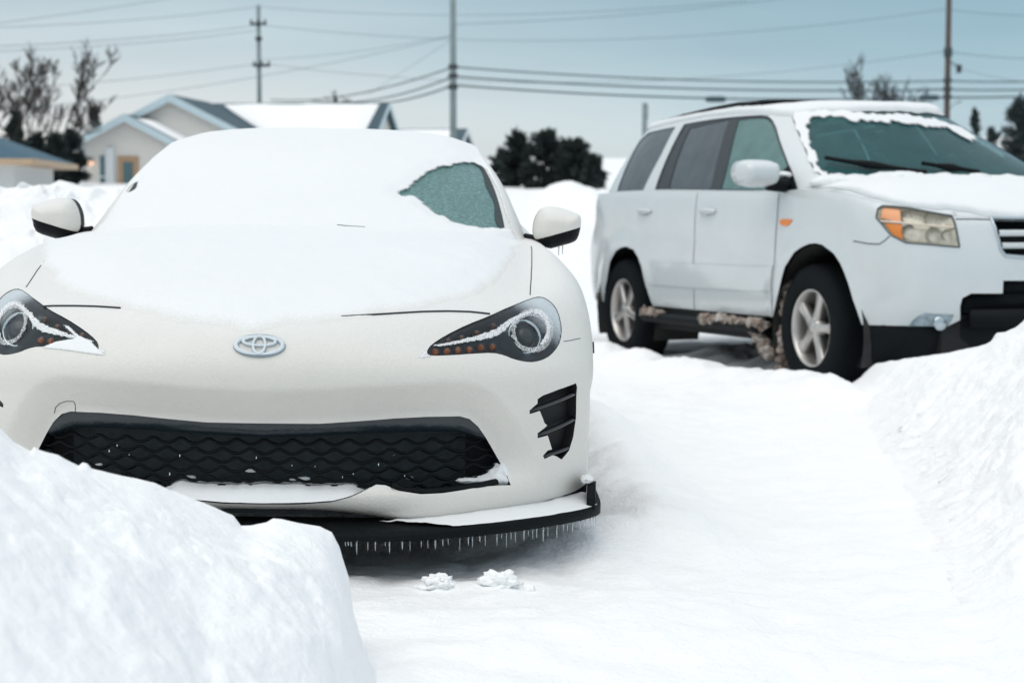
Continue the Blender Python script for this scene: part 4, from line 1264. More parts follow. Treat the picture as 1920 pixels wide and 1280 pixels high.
# wheels
def suv_wheel(y, s, turn):
    w_ = empty('wheel', Matrix.Translation((-s * .93, y, .36))); w_.parent = suv
    k = -s
    prof = [(.222, .010), (.228, .020), (.25, .026), (.30, .028), (.335, .022), (.356, .004), (.366, -.02), (.368, -.10), (.366, -.18), (.356, -.21), (.33, -.225), (.23, -.225)]
    MB().lathe([(r, k * h) for r, h in prof], 56).build('tyre', M['rubber'], w_)
    mb = MB().lathe([(r, k * h) for r, h in [(.223, .012), (.219, .016), (.212, .012), (.206, -.004), (.198, -.03), (.192, -.15)]], 56)
    for j in range(5):
        a = math.radians(turn + 72 * j)
        if s < 0: a = math.pi - a
        c_, n_ = math.cos(a), math.sin(a)
        rad, tan = Vector((0, -c_, n_)), Vector((0, n_, c_))       # seen from outside: angle turns to the photo's right, then up
        vs = []; N_ = 9
        for i in range(N_):
            t = i / (N_ - 1); r = .035 + .178 * t; wd = .034 - .012 * math.sin(t * math.pi) + .010 * t; x = k * (.004 - .020 * math.sin(t * math.pi * .9) * .4 - .004 * t)
            p = rad * r
            for dx, wk in ((-.055, 1.0), (-.012, 1.0), (0, .72), (0, -.72), (-.012, -1.0), (-.055, -1.0)):
                vs.append(tuple(p + tan * (wd * wk) + Vector((x + k * dx, 0, 0))))
        mb.add(vs, [(i * 6 + q, i * 6 + (q + 1) % 6, (i + 1) * 6 + (q + 1) % 6, (i + 1) * 6 + q) for i in range(N_ - 1) for q in range(6)])
    mb.lathe([(.062, k * -.05), (.060, k * -.006), (.045, k * .006), (.03, k * .006), (.028, k * .012), (.0005, k * .014)], 30)
    for j in range(5):
        a = math.radians(turn + 36 + 72 * j); mb.lathe([(.009, k * -.03), (.009, k * .004), (.0005, k * .008)], 8, 'x', (0, .05 * math.cos(a), .05 * math.sin(a)))
    mb.build('rim', M['alloy'], w_)
    MB().lathe([(.19, k * -.09), (.05, k * -.085), (.0005, k * -.085)], 40).build('brake_disc', simple('brake', (.05, .05, .052), .5, .5), w_)
for y, s, t in ((0, 1, 1), (2.7, 1, -17), (0, -1, 20), (2.7, -1, 40)): suv_wheel(y, s, t)

# wheel housings, sills, step boards, underside
for y in (-.08, 2.63):
    for s in (1, -1):
        vs = []; A = np.linspace(math.radians(-20), math.radians(200), 30)
        for x in (-.955, -.62):
            vs += [(s * x, y + .515 * math.cos(a), .34 + .49 * math.sin(a)) for a in A]
        mb = MB().add(vs, [(i, i + 1, i + 31, i + 30) for i in range(29)])
        mb.add([(s * -.62, y, .34)] + [(s * -.62, y + .52 * math.cos(a), .34 + .5 * math.sin(a)) for a in A], [(0, i + 1, i + 2) for i in range(29)])
        mb.build('wheel_housing', simple('housing', (.022, .022, .022), .85, var=.9, scale=9), suv)
mb = MB(); mb.box((0, 1.35, .42), (1.3, 4.0, .30)); mb.box((0, 1.35, .33), (1.86, 1.55, .14)); mb.box((0, 3.3, .42), (1.5, .7, .2)); mb.box((0, -.45, .33), (1.24, .75, .26))
mb.build('underbody', M['black_void'], suv, smooth=False)
for s in (1, -1):
    mb = MB().tube([(-s * .97, y, .335) for y in np.linspace(.50, 2.20, 18)], .035, 10, flat=1.7)
    st = mb.build('step_board', M['black_plastic'], suv)
    r2 = random.Random(5)
    def slush(cs, par, r0, r1):
        mb = MB()
        for k, c_ in enumerate(cs): mb.add(*blob(c_, r2.uniform(r0, r1), k, .75, 8, (1, r2.uniform(.9, 1.6), r2.uniform(.6, 1.1)), 3.2))
        mb.build('muddy_slush', M['mud'], par)
    slush([(-s * (.985 + r2.uniform(-.03, .03)), .5 + .8 * r2.random() ** 1.3, .365 + r2.uniform(-.02, .008)) for k in range(90)], st, .014, .034)
    slush([(-s * .965 + r2.uniform(-.02, .02), .47 + .26 * (1 - t ** .6), .35 - .17 * t) for t in np.linspace(0, 1, 60)], st, .016, .034)
    slush([(-s * (.985 + r2.uniform(-.02, .03)), r2.uniform(1.95, 2.22), .365 + r2.uniform(-.02, .01)) for k in range(30)], st, .014, .03)
    slush([(-s * r2.uniform(.84, .93), .41 - .06 * t + r2.uniform(-.015, .015), .10 + .50 * t) for t in np.linspace(0, 1, 70)], suv, .014, .03)
    slush([(-s * r2.uniform(.78, .90), 3.24 + r2.uniform(-.06, .08), .42 + r2.uniform(-.07, .07)) for k in range(26)], suv, .025, .045)

# inside: floor, dash, seats, steering wheel
trim = simple('trim', (.035, .055, .06), .8); seatm = simple('seat', (.06, .085, .09), .85)
mb = MB(); mb.box((0, 1.7, .80), (1.7, 3.2, .05)); mb.build('cabin_floor', M['black_void'], suv)
mb = MB(); mb.tube([(-.80, .42, 1.10), (-.4, .34, 1.13), (.4, .34, 1.13), (.80, .42, 1.10)], .14, 12); mb.build('dashboard', trim, suv)
for x in (-.42, .42):
    mb = MB(); mb.tube([(x, 1.22, .85), (x, 1.32, 1.10), (x, 1.42, 1.34)], [.25, .26, .20], 12, flat=.35); vs, fs = blob((x, 1.45, 1.47), .13, 3, .1, 10, (1, .5, .75)); mb.add(vs, fs)
    mb.build('seat', seatm, suv)
mb = MB(); mb.tube([(-.65, 2.2, 1.15), (.65, 2.2, 1.15)], .3, 12, flat=.9); mb.build('rear_seat', seatm, suv)
p = [(.42 + .19 * math.cos(a), .62 + .06 * math.sin(a), 1.20 + .18 * math.sin(a)) for a in np.linspace(0, 2 * math.pi, 33)]
MB().tube(p, .016, 8, cap=False).build('steering_wheel', trim, suv)
mb = MB(); mb.tube([(0, .60, 1.62), (0, .66, 1.58)], .015, 6); mb.add(*blob((0, .68, 1.565), .12, 2, .05, 8, (1, .25, .35))); mb.build('rear_view_mirror', trim, suv)

# snow on it
sn = SnowMB(); sn.panel = M['suv_panel_snow']
def lay2(S, outer_, holes_=(), step=.1, t=.02, feather=.4, seed=3, fr=6.0, lump=.5, bs=None, soft=.1, mi=0, cmax=1.0):
    outer_ = grow(outer_, soft * .45)
    def off(q, P):
        d = seg_dist(q, outer_)
        return .002 + t * sstep(d, 0, feather) * (1 + lump * fbm(P[:, 0] * fr, P[:, 1] * fr, P[:, 2] * fr, 4, seed))
    vs, fs = patch(S, outer_, (), step, off=off, bstep=bs)
    sn.add(vs, fs, np.clip(seg_dist(patch.uv, outer_) / soft, 0, cmax), mi)
hs = np.array([(x * .93, y + .05 + .03 * math.sin(9 * x)) for x, y in he[18:-18, :2]]); hs = np.vstack((hs, [(hs[-1, 0], .30), (hs[0, 0], .30)]))
lay2(HOOD, rough(hs, .02, .03, 6, 3), step=.03, t=.035, feather=.35, fr=4, soft=.08, mi=1)
ws = gtrace([(1487, 210), (1540, 207), (1600, 211), (1690, 216), (1750, 224), (1800, 240), (1835, 262), (1822, 266), (1780, 245), (1730, 236), (1690, 233), (1650, 228), (1600, 227), (1560, 221), (1526, 222), (1515, 240), (1519, 262), (1528, 285), (1534, 312), (1551, 322), (1562, 334), (1549, 342), (1524, 320), (1503, 266), (1484, 218)], (-4.5, 5), (.6, 4))
lay2(GH, rough(ws, .03, .14, 6, 6), step=(.05, .04), t=.006, feather=.12, bs=.03, soft=.16, cmax=.78)
rf = np.array([(-10, 3.25), (-7, 3.2), (-5, 3.1), (-3.3, 3.12), (0, 3.12), (3.3, 3.12), (5, 3.15), (7, 3.25), (10, 3.3), (11, 6.5), (0, 6.9), (-11, 6.5)])
lay2(GH, rough(rf, .1, .10, 3, 2), step=(.16, .10), t=.014, feather=.5, soft=.4, mi=1)
mb_pts = [(-.93, .36, MO2[:, 1].min() + .075)]
for c_ in mb_pts: sn.add(*blob(c_, .045, 4, .3, 8, (1.2, 1, .5)))
cw_ = gtrace([(1552, 338), (1600, 337), (1660, 334), (1720, 334), (1790, 336), (1850, 337), (1915, 341)], (-4, 4), (.4, 3))
rr = random.Random(8)
for k in range(70):
    q = cw_[rr.randint(0, 5)] + (rr.uniform(-.6, .3), rr.uniform(-.06, .05)); p = GH(np.array([q]))[0]
    sn.add(*blob((p[0], p[1] - .03, p[2] - .01), rr.uniform(.035, .07), k, .3, 7, (1.5, 1, .6)))
o = sn.build('snow_cover', M['thin_snow'], None, True, SUV)
tag(o, 'snow lying over the hood and roof of the SUV and round its windscreen', 'snow', kind='stuff')
# ================================================================ GROUND AND SNOW BANKS
SUV_INV = np.array(SUV.inverted())


def ground_z(x, y):
    z = 2.3 * sstep(y, 14, 95) + np.maximum(0, y - 95) * .029 + .5 * sstep(y, 300, 600)
    far = sstep(y, 12, 20)
    z = z + (.012 + .05 * far) * fbm(x * .7, y * .7, None, 4, 11) * 1.3 + .018 * (1 - sstep(y, 16, 30)) * fbm(x * 3.1, y * 3.1, None, 5, 23, .6)
    # packed track that leads out between the cars
    z = z + (.009 * fbm(x * 9, y * 7, None, 4, 27, .6) + .020 * np.abs(fbm(x * 4.3 + 3, y * 3.0, None, 4, 29, .6))) * (1 - sstep(y, 10, 16))
    t = np.exp(-((x - .25 - .12 * (y - 4.5)) / .9) ** 2) * (1 - sstep(y, 9, 13))
    z = z - .03 * t + t * .014 * fbm(x * 7, y * 5, None, 4, 31)
    # drift thrown up along the SUV's wheels, and the heap in the gap behind
    lx = (x - SUVN[0, 3]) * SUVN[0, 0] + (y - SUVN[1, 3]) * SUVN[1, 0]
    ly = (x - SUVN[0, 3]) * SUVN[0, 1] + (y - SUVN[1, 3]) * SUVN[1, 1]
    r = np.exp(-((lx + 1.34) / .24) ** 2) * sstep(ly, -1.6, -.6) * (1 - sstep(ly, 3.6, 4.6))
    z = z + r * (.125 + .06 * fbm(x * 4, y * 4, None, 4, 41))
    u_ = np.exp(-((lx + .15) / .55) ** 2) * sstep(ly, .3, .9) * (1 - sstep(ly, 2.1, 2.7))
    z = z + u_ * (.10 + .08 * fbm(x * 5, y * 5, None, 3, 43))
    z = z - .06 * sstep(y, 8.5, 11) * (1 - sstep(y, 16, 22))
    m = np.exp(-((x - .95) / 1.2) ** 2 - ((y - 27) / 3.2) ** 2)
    z = z + m * (1.20 + .25 * fbm(x * 1.1, y * .8, None, 4, 51))
    m = np.exp(-((x - 4.5) / 4.5) ** 2 - ((y - 33) / 3.5) ** 2)
    z = z + m * (.55 + .3 * fbm(x * .8, y * .8, None, 4, 53))
    # step up out of the coupe's parking place
    z = z + .060 * (1 - sstep(y, 4.30, 5.3)) * (1 - sstep(x, .25, .75)) * sstep(y, 1.5, 3.2)
    for u0, h0, r0 in ((822, .014, .05), (790, .008, .06), (936, .016, .08), (975, .012, .05), (1005, .008, .05), (880, .006, .06)):
        d0 = .92 * FPX / (1082 - 390); z = z + h0 * np.exp(-(((x - (u0 - 960) / FPX * d0) / r0) ** 2 + ((y - d0) / (r0 * .9)) ** 2))
    z = z + .13 * np.exp(-((x - .07) / .30) ** 2 - ((y - 5.05) / .30) ** 2) + .13 * np.exp(-((x + 1.42) / .30) ** 2 - ((y - 5.0) / .30) ** 2)
    z = z + .11 * np.exp(-((x - .50 + .042 * (y - 4.4)) / .17) ** 2) * sstep(y, 4.75, 5.3) * (1 - sstep(y, 8.2, 9)) * (1 + .4 * fbm(x * 4, y * 2.2, None, 3, 77))
    # shallow hollow under the coupe's nose
    z = z - .012 * np.exp(-((x + .6) / .9) ** 2 - ((y - 5.0) / .9) ** 2)
    return z


def axis(segs):
    out = [segs[0][0]]
    for a, b, s0, s1 in segs:
        x = a
        while x < b - 1e-6:
            t = (x - a) / (b - a); x = min(b, x + s0 + (s1 - s0) * t); out.append(x)
    return np.unique(np.round(out, 4))


xs = np.concatenate((-axis([(1.6, 6, .05, .15), (6, 40, .15, 2.0), (40, 400, 2, 40)])[::-1], axis([(-1.6, 3.4, .024, .024), (3.4, 7, .03, .12), (7, 40, .12, 2.0), (40, 400, 2, 40)])))
xs = np.unique(xs)
ys = axis([(-3, 1.5, .4, .1), (1.5, 3, .05, .025), (3, 9, .025, .03), (9, 16, .03, .10), (16, 40, .12, .5), (40, 130, .6, 3), (130, 900, 4, 60)])
X_, Y_ = np.meshgrid(xs, ys)
Z_ = ground_z(X_, Y_)
nx, ny = len(xs), len(ys)
idx = np.arange(nx * ny).reshape(ny, nx)
me = bpy.data.meshes.new('ground')
quads = np.stack((idx[:-1, :-1], idx[:-1, 1:], idx[1:, 1:], idx[1:, :-1]), -1).reshape(-1, 4)
me.vertices.add(nx * ny); me.vertices.foreach_set('co', np.stack((X_, Y_, Z_), -1).ravel())
me.loops.add(quads.size); me.loops.foreach_set('vertex_index', quads.ravel())
me.polygons.add(len(quads)); me.polygons.foreach_set('loop_start', np.arange(0, quads.size, 4)); me.polygons.foreach_set('loop_total', np.full(len(quads), 4))
me.polygons.foreach_set('use_smooth', np.ones(len(quads), bool))
me.materials.append(M['snow']); me.update(calc_edges=True); me.validate()
go = bpy.data.objects.new('ground', me); COL.objects.link(go); tag(go, kind='structure')


def bank(name, crest, near, y0, far_slope, label, seed, lump=.03, floor=.5, na=420, nr=170, fine=.008, pw=1.0, far_len=.9, toe=1.0):
    """A ridge of ploughed snow: crest = (u, v, depth) along its top; near = how far its near slope runs there (one number or along the crest)."""
    c = np.array([tuple(at(*k)) for k in crest]); a = c[:, 0] / c[:, 1]
    A = np.linspace(a[0], a[-1], na)
    yc = np.interp(A, a, c[:, 1]); zc = np.interp(A, a, c[:, 2])
    nr_ = np.interp(A, *np.array(near).T) if hasattr(near, '__len__') else np.full(na, near)
    fl = np.interp(A, *np.array(floor).T) if hasattr(floor, '__len__') else np.full(na, floor)
    def soft(f, sg):
        k = np.arange(-3 * sg, 3 * sg + 1); w = np.exp(-.5 * (k / sg) ** 2); w /= w.sum()
        return np.convolve(np.pad(f, 3 * sg, mode='edge'), w, 'valid')
    z1, z2, y1 = soft(zc, 9), soft(zc, 34), soft(yc, 20)
    t = np.concatenate((-np.linspace(1, 0, nr) ** 1.4, np.linspace(0, 1, 34)[1:] * far_len))
    AA, TT = np.meshgrid(A, t); B = lambda q: np.broadcast_to(q, AA.shape)
    k = np.clip(-TT, 0, 1); DD = np.where(TT < 0, -TT * B(nr_), 0)         # metres in front of the crest
    m1 = sstep(DD, 0, .10); m2 = sstep(DD, .08, .6)
    ZC = (B(zc) * (1 - m1) + B(z1) * m1) * (1 - m2) + B(z2) * m2
    YC = B(yc) * (1 - m1) + B(y1) * m1
    YY = np.maximum(YC + np.where(TT < 0, TT * B(nr_), TT), y0); XX = AA * YY
    ZZ = ZC * (B(fl) + (1 - B(fl)) * (1 - sstep(k) ** pw) ** toe) - np.where(TT > 0, TT ** 1.15 * far_slope, 0)
    w = np.clip(np.abs(np.where(TT < 0, DD, TT)) / .35, .06, 1) * (1 - .9 * sstep(k, .4, .9) * (1 - sstep(B(fl), .1, .4))) * np.clip(B(soft(zc, 9)) / .25, .15, 1)
    ZZ = ZZ + w * lump * fbm(XX * 2.3, YY * 2.3, ZZ * 2.3, 5, seed, .55) + (.3 + .7 * w) * fine * fbm(XX * 11, YY * 11, ZZ * 11, 3, seed + 3, .5)
    ZZ = ZZ + w * lump * .55 * (np.abs(fbm(XX * 5.2, YY * 5.2, ZZ * 5.2 + 4, 4, seed + 21, .6)) - .15)
    XX = XX + w * lump * .6 * fbm(XX * 3.1 + 9, YY * 3.1, ZZ * 3.1, 4, seed + 9, .55)
    G = ground_z(XX, YY); fw = 1 - sstep(B(fl), .02, .25); bl = sstep(k, .35, 1) * fw; ZZ = ZZ * (1 - bl) + (G + .004) * bl
    end = np.maximum(sstep(AA, A[-1] - .04, A[-1]), sstep(-AA, -A[0] - .02, -A[0])) 
    ZZ = ZZ - .06 * end - .014 * sstep(k, .55, 1) * fw
    P = np.stack((XX, YY, ZZ), -1).reshape(-1, 3)
    n, m = AA.shape; ix = np.arange(n * m).reshape(n, m)
    f = np.stack((ix[:-1, :-1], ix[:-1, 1:], ix[1:, 1:], ix[1:, :-1]), -1).reshape(-1, 4)
    o = obj(name, P, f, M['bank_snow'])
    return tag(o, label, 'snow bank')


ua = lambda u: (u - 960) / 3300
c1 = [(-900, 760, 2.7), (-420, 745, 2.85), (-160, 780, 3.0), (0, 805, 3.15), (30, 833, 3.2), (58, 848, 3.22), (64, 839, 3.22), (74, 845, 3.22), (110, 852, 3.25), (148, 873, 3.3), (154, 866, 3.3), (164, 868, 3.3), (172, 878, 3.3), (200, 886, 3.33), (290, 905, 3.42), (330, 922, 3.48), (400, 949, 3.55), (438, 966, 3.6), (452, 985, 3.6), (470, 984, 3.6), (500, 978, 3.62), (512, 971, 3.62), (530, 972, 3.63), (560, 979, 3.65), (600, 985, 3.7), (622, 996, 3.72), (636, 1022, 3.74), (646, 1056, 3.74), (655, 1086, 3.72), (660, 1130, 3.68), (664, 1155, 3.66), (672, 1192, 3.62), (692, 1225, 3.58), (730, 1250, 3.55), (780, 1270, 3.55)]
bank('snow_bank', c1, [(ua(-900), 2.2), (ua(300), 2.3), (ua(600), 1.9), (ua(660), 1.3), (ua(800), .6)], .75, 2.0, 'heaped snow in front of the coupe, hiding the end of its grille', 61, .045, [(ua(-900), .45), (ua(300), .42), (ua(560), .25), (ua(650), .0), (ua(800), -.2)], 640, 200, .012)
c2 = [(1540, 735, 10.0), (1580, 722, 9.8), (1600, 716, 9.7), (1614, 707, 9.6), (1626, 694, 9.5), (1642, 681, 9.4), (1700, 672, 9.0), (1780, 661, 8.5), (1848, 645, 8.1), (1858, 640, 8.05), (1868, 624, 7.95), (1885, 622, 7.9), (1903, 614, 7.8), (1922, 598, 7.7), (1990, 572, 7.5), (2100, 560, 7.3), (2300, 560, 7.0), (2600, 590, 6.6)]
bank('snow_bank', c2, [(ua(1540), .8), (ua(1620), 1.8), (ua(1700), 3.4), (ua(1800), 5.0), (ua(1920), 6.2), (ua(2200), 6.2)], .9, 1.1, 'long snow bank rising in front of the bumper of the SUV', 71, .07, .0, 420, 320, .010, .75, 1.0, 1.9)
c3 = [(-700, 330, 12.5), (-300, 350, 12.5), (-60, 346, 12.4), (0, 352, 12.4), (11, 354, 12.4), (28, 352, 12.4), (37, 342, 12.3), (47, 340, 12.3), (56, 349, 12.4), (64, 351, 12.4), (72, 358, 12.6), (81, 358, 12.6), (85, 350, 12.5), (97, 345, 12.4), (112, 340, 12.4), (135, 341, 12.4), (150, 348, 12.5), (159, 349, 12.5), (178, 347, 12.5), (195, 348, 12.5), (330, 352, 12.6), (600, 372, 13), (800, 395, 13.5), (960, 420, 14)]
bank('snow_bank', c3, 3.6, 6, .8, 'lumpy ploughed snow bank beyond the wing mirror, below the houses', 81, .26, .0, 380, 120, .035, .8, 2.0)
for u, r, sd, lb in ((822, .026, 3, 'small crusty snow lump under the icicles, nearer the middle of the bumper'), (936, .030, 8, 'wider crumbly snow lump on the ground under the end of the lip'), (991, .016, 12, 'smooth snowball on the ground beside the crumbly lump')):
    p = at(u, 1074, .92 * FPX / (1080 - 390)); p.z = float(ground_z(np.array([p.x]), np.array([p.y]))[0])
    mb = MB(); rr = random.Random(sd)
    mb.add(*blob(p + Vector((0, 0, -r * .12)), r, sd, .6 if r > .02 else .12, 40, (1.8 if r > .02 else 1.1, 1.2, 1.0), 3.0))
    if r > .02:
        for k in range(5):
            a = rr.uniform(0, 2 * math.pi); d = r * rr.uniform(.2, 1.1); h = math.sqrt(max(0, 1 - (d / (r * 1.5)) ** 2))
            mb.add(*blob(p + Vector((d * 1.35 * math.cos(a), d * math.sin(a), r * .72 * h * rr.uniform(.5, 1.0))), rr.uniform(.005, .011), sd + k, .4, 8, (1, 1, .9), 3))
    tag(mb.build('snow_lump', M['bank_snow']), lb, 'snow lump')

# ================================================================ HOUSES
def siding_mat(name, col, pitch=.11):
    m, nt, b = new_mat(name)
    tc = _n(nt, 'ShaderNodeTexCoord'); sp_ = _n(nt, 'ShaderNodeSeparateXYZ'); nt.links.new(tc.outputs['Object'], sp_.inputs[0])
    fz = math_n(nt, 'FRACT', math_n(nt, 'DIVIDE', sp_.outputs['Z'], pitch))
    line = math_n(nt, 'LESS_THAN', fz, .16)
    c = mixc(nt, line, col, tuple(k * .62 for k in col))
    nt.links.new(mixc(nt, math_n(nt, 'MULTIPLY', noise(nt, 3, 3), .25), c, tuple(k * .8 for k in col)), b.inputs['Base Color'])
    setin(b, Roughness=.6); bump(nt, b, fz, .02)
    return m


SID = siding_mat('siding', (.74, .72, .68)); SIDW = siding_mat('siding_white', (.66, .68, .69))
FASC = simple('fascia', (.50, .62, .67), .5); SHING = simple('shingle', (.055, .095, .12), .8, var=.35, scale=6, bmp=.02, bscale=12)
SHINGB = simple('shingle_blue', (.05, .115, .16), .8, var=.3, scale=6); WOOD = simple('wood_trim', (.46, .33, .22), .6); DOORW = simple('door_wood', (.38, .25, .15), .5)
TRIMW = simple('trim_white', (.62, .66, .68), .5); WIN = simple('window_glass', (.06, .13, .15), .12, spec=.8)


def gable(parent, cx, hw, y0, y1, ze, zr, zb, oh, wall_m, roof_m, fasc_m, front_oh=.4, thick=.14, fw=.30):
    """Front-gabled block: ridge along y. ze/zr: roof height at the overhang's edge / ridge."""
    sl = (zr - ze) / (hw + oh); zw = zr - sl * hw - thick
    mb = MB()
    vs = [(cx - hw, y0, zb), (cx + hw, y0, zb), (cx + hw, y0, zw), (cx, y0, zr - thick), (cx - hw, y0, zw)]
    vs += [(x, y1, z) for x, _, z in vs]
    mb.add(vs, [(0, 1, 2, 3, 4), (9, 8, 7, 6, 5), (0, 4, 9, 5), (1, 6, 7, 2)])
    mb.build('wall', wall_m, parent, False)
    mb = MB(); f0 = y0 - front_oh
    for s in (-1, 1):
        a = [(cx, zr), (cx + s * (hw + oh), ze), (cx + s * (hw + oh), ze - thick), (cx, zr - thick)]
        v = [(x, f0, z) for x, z in a] + [(x, y1, z) for x, z in a]
        mb.add(v, [(0, 1, 2, 3), (4, 7, 6, 5), (0, 4, 5, 1), (1, 5, 6, 2), (3, 2, 6, 7)])
    mb.build('roof', roof_m, parent, False)
    for s in (-1, 1):
        a = [(cx, zr + .02), (cx + s * (hw + oh + .04), ze), (cx + s * (hw + oh + .04), ze - fw), (cx, zr - fw - .05)]
        v = [(x, f0 - .06, z) for x, z in a] + [(x, f0 - .003, z) for x, z in a]
        MB().add(v, [(0, 1, 2, 3), (4, 7, 6, 5), (0, 4, 5, 1), (1, 5, 6, 2), (2, 6, 7, 3)]).build('fascia', fasc_m, parent, False)


def ridge_block(parent, x0, x1, y0, y1, ze, zr, zb, oh, wall_m, roof_m, fasc_m, thick=.14, end_oh=.35):
    """Block with its ridge along x."""
    ym = (y0 + y1) / 2; hw = (y1 - y0) / 2; sl = (zr - ze) / (hw + oh); zw = zr - sl * hw - thick
    vs = [(x0, y0, zb), (x0, y1, zb), (x0, y1, zw), (x0, ym, zr - thick), (x0, y0, zw)]; vs += [(x1, y, z) for _, y, z in vs]
    MB().add(vs, [(0, 1, 2, 3, 4), (9, 8, 7, 6, 5), (0, 4, 9, 5), (1, 6, 7, 2)]).build('wall', wall_m, parent, False)
    mb = MB()
    for s in (-1, 1):
        a = [(ym, zr), (ym + s * (hw + oh), ze), (ym + s * (hw + oh), ze - thick), (ym, zr - thick)]
        v = [(x0 - end_oh, y, z) for y, z in a] + [(x1 + end_oh, y, z) for y, z in a]
        mb.add(v, [(0, 1, 2, 3), (4, 7, 6, 5), (0, 4, 5, 1), (1, 5, 6, 2), (3, 2, 6, 7)])
    mb.build('roof', roof_m, parent, False)
    for s in (-1, 1):
        a = [(ym, zr - .01), (ym + s * (hw + oh), ze - .01), (ym + s * (hw + oh), ze - .24), (ym, zr - .26)]
        v = [(x1 + end_oh + .003, y, z) for y, z in a] + [(x1 + end_oh + .05, y, z) for y, z in a]
        MB().add(v, [(0, 1, 2, 3), (4, 7, 6, 5), (0, 4, 5, 1), (1, 5, 6, 2), (2, 6, 7, 3)]).build('fascia', fasc_m, parent, False)


def slab(mb, corners, t=.10, n=14, seed=1, hole=None):
    """A soft-edged layer of snow over a sloping quad: corners a, b, c, d in order round it."""
    a, b, c, d = (Vector(p) for p in corners); N = (b - a).cross(d - a).normalized()
    if N.z < 0: N = -N
    vs = []
    for i in range(n + 1):
        for j in range(n + 1):
            u, v = i / n, j / n; e = min(u, 1 - u, v, 1 - v)
            w = fbm([seed + u * 5], [v * 5], None, 3, seed)[0] * .03
            uu = min(1, max(0, u + w * (0 < i < n or .6))); vv = min(1, max(0, v + w))
            p = (a * (1 - uu) + b * uu) * (1 - vv) + (d * (1 - uu) + c * uu) * vv
            vs.append(tuple(p + N * (.012 + t * min(1, e * 9) ** .5)))
    mb.add(vs, [(i * (n + 1) + j, i * (n + 1) + j + 1, (i + 1) * (n + 1) + j + 1, (i + 1) * (n + 1) + j) for i in range(n) for j in range(n)])


def hframe(x, y, z, yaw): return Matrix.Translation((x, y, z)) @ Matrix.Rotation(math.radians(yaw), 4, 'Z')


# the bungalow with two front gables
HA = hframe(-11, 82, 0, -7)
ha = tag(empty('house', HA), 'beige bungalow with two front gables, lit porch lamp and a long snowy roof', 'house')
ridge_block(ha, -4.2, 4.1, 1, 9, 3.75, 6.12, .5, .45, SID, SHING, FASC)
gable(ha, -4.55, 3.05, -1, 4.9, 4.32, 6.17, .5, .6, SID, SHING, FASC)
gable(ha, -6.0, 2.12, -3, 1, 3.72, 5.18, .5, .68, SID, SHING, FASC)
def hbox(name, x0, x1, z0, z1, y, t, mat, par=None): return MB().box(((x0 + x1) / 2, y - t / 2, (z0 + z1) / 2), (x1 - x0, t, z1 - z0)).build(name, mat, par or ha, False)
hbox('corner_board', -8.12, -7.98, .5, 3.75, -3.003, .04, TRIMW)
hbox('column', -6.98, -6.62, .5, 3.7, -3.003, .12, TRIMW)
w_ = hbox('window', -7.36, -7.0, 1.55, 3.40, -3.003, .05, TRIMW); hbox('pane', -7.30, -7.06, 2.42, 3.34, -3.056, .01, WIN, w_); hbox('pane', -7.30, -7.06, 1.6, 2.34, -3.056, .01, WIN, w_)
d_ = hbox('door', -6.46, -5.5, .9, 3.30, -3.003, .06, DOORW); hbox('pane', -6.22, -5.74, 1.5, 3.05, -3.066, .01, WIN, d_)
em, nt_, b_ = new_mat('lamp_glow'); setin(b_, Base_Color=(.9, .6, .4)); b_.inputs['Emission Color'].default_value = (1, .55, .32, 1); b_.inputs['Emission Strength'].default_value = 1.1
l_ = MB().lathe([(.02, .30), (.10, .28), (.17, .10), (.16, .08)], 16, 'z', (-7.70, -3.25, 2.98)).build('porch_lamp', simple('lamp_hood', (.18, .19, .2), .5), ha)
MB().add(*blob((-7.70, -3.25, 3.02), .17, 1, .02, 10, (1, 1, .75))).build('lamp_globe', em, l_)
sn = MB()
hw, oh = 4, .45
pt = lambda x, t: (x, 5 - t * (hw + oh), 6.12 - t * (6.12 - 3.75))
slab(sn, [pt(-3.9, .03), pt(4.0, .03), pt(3.75, .97), pt(.35, .97)], .16, 26, 3)
gp = lambda s, t, y: (-6.0 + s * t * 2.8, y, 5.18 - t * 1.46)
slab(sn, [gp(1, .12, -2.9), gp(1, .12, 1), gp(1, .97, 1), gp(1, .97, -2.7)], .12, 10, 5)
tag(sn.build('roof_snow', M['bank_snow'], None, True, HA), 'snow sheet on the bungalow roof, its shingles bare along the edges', 'snow', kind='stuff')
# the house behind its right end
HB = hframe(-2.55, 100, 0, -9)
hb_ = tag(empty('house', HB), 'white gabled house half hidden behind the coupe roof, beyond the bungalow', 'house')
ridge_block(hb_, -9, -.3, -4, 4, 3.4, 5.45, .8, .4, SIDW, SHING, TRIMW)
sn = MB(); pt = lambda x, t: (x, -t * 4.4, 5.45 - t * 2.05)
slab(sn, [pt(-9, .03), pt(-.75, .03), pt(-.9, .97), pt(-9, .97)], .14, 16, 8)
tag(sn.build('roof_snow', M['bank_snow'], None, True, HB), 'snow on the small roof right behind the bungalow', 'snow', kind='stuff')
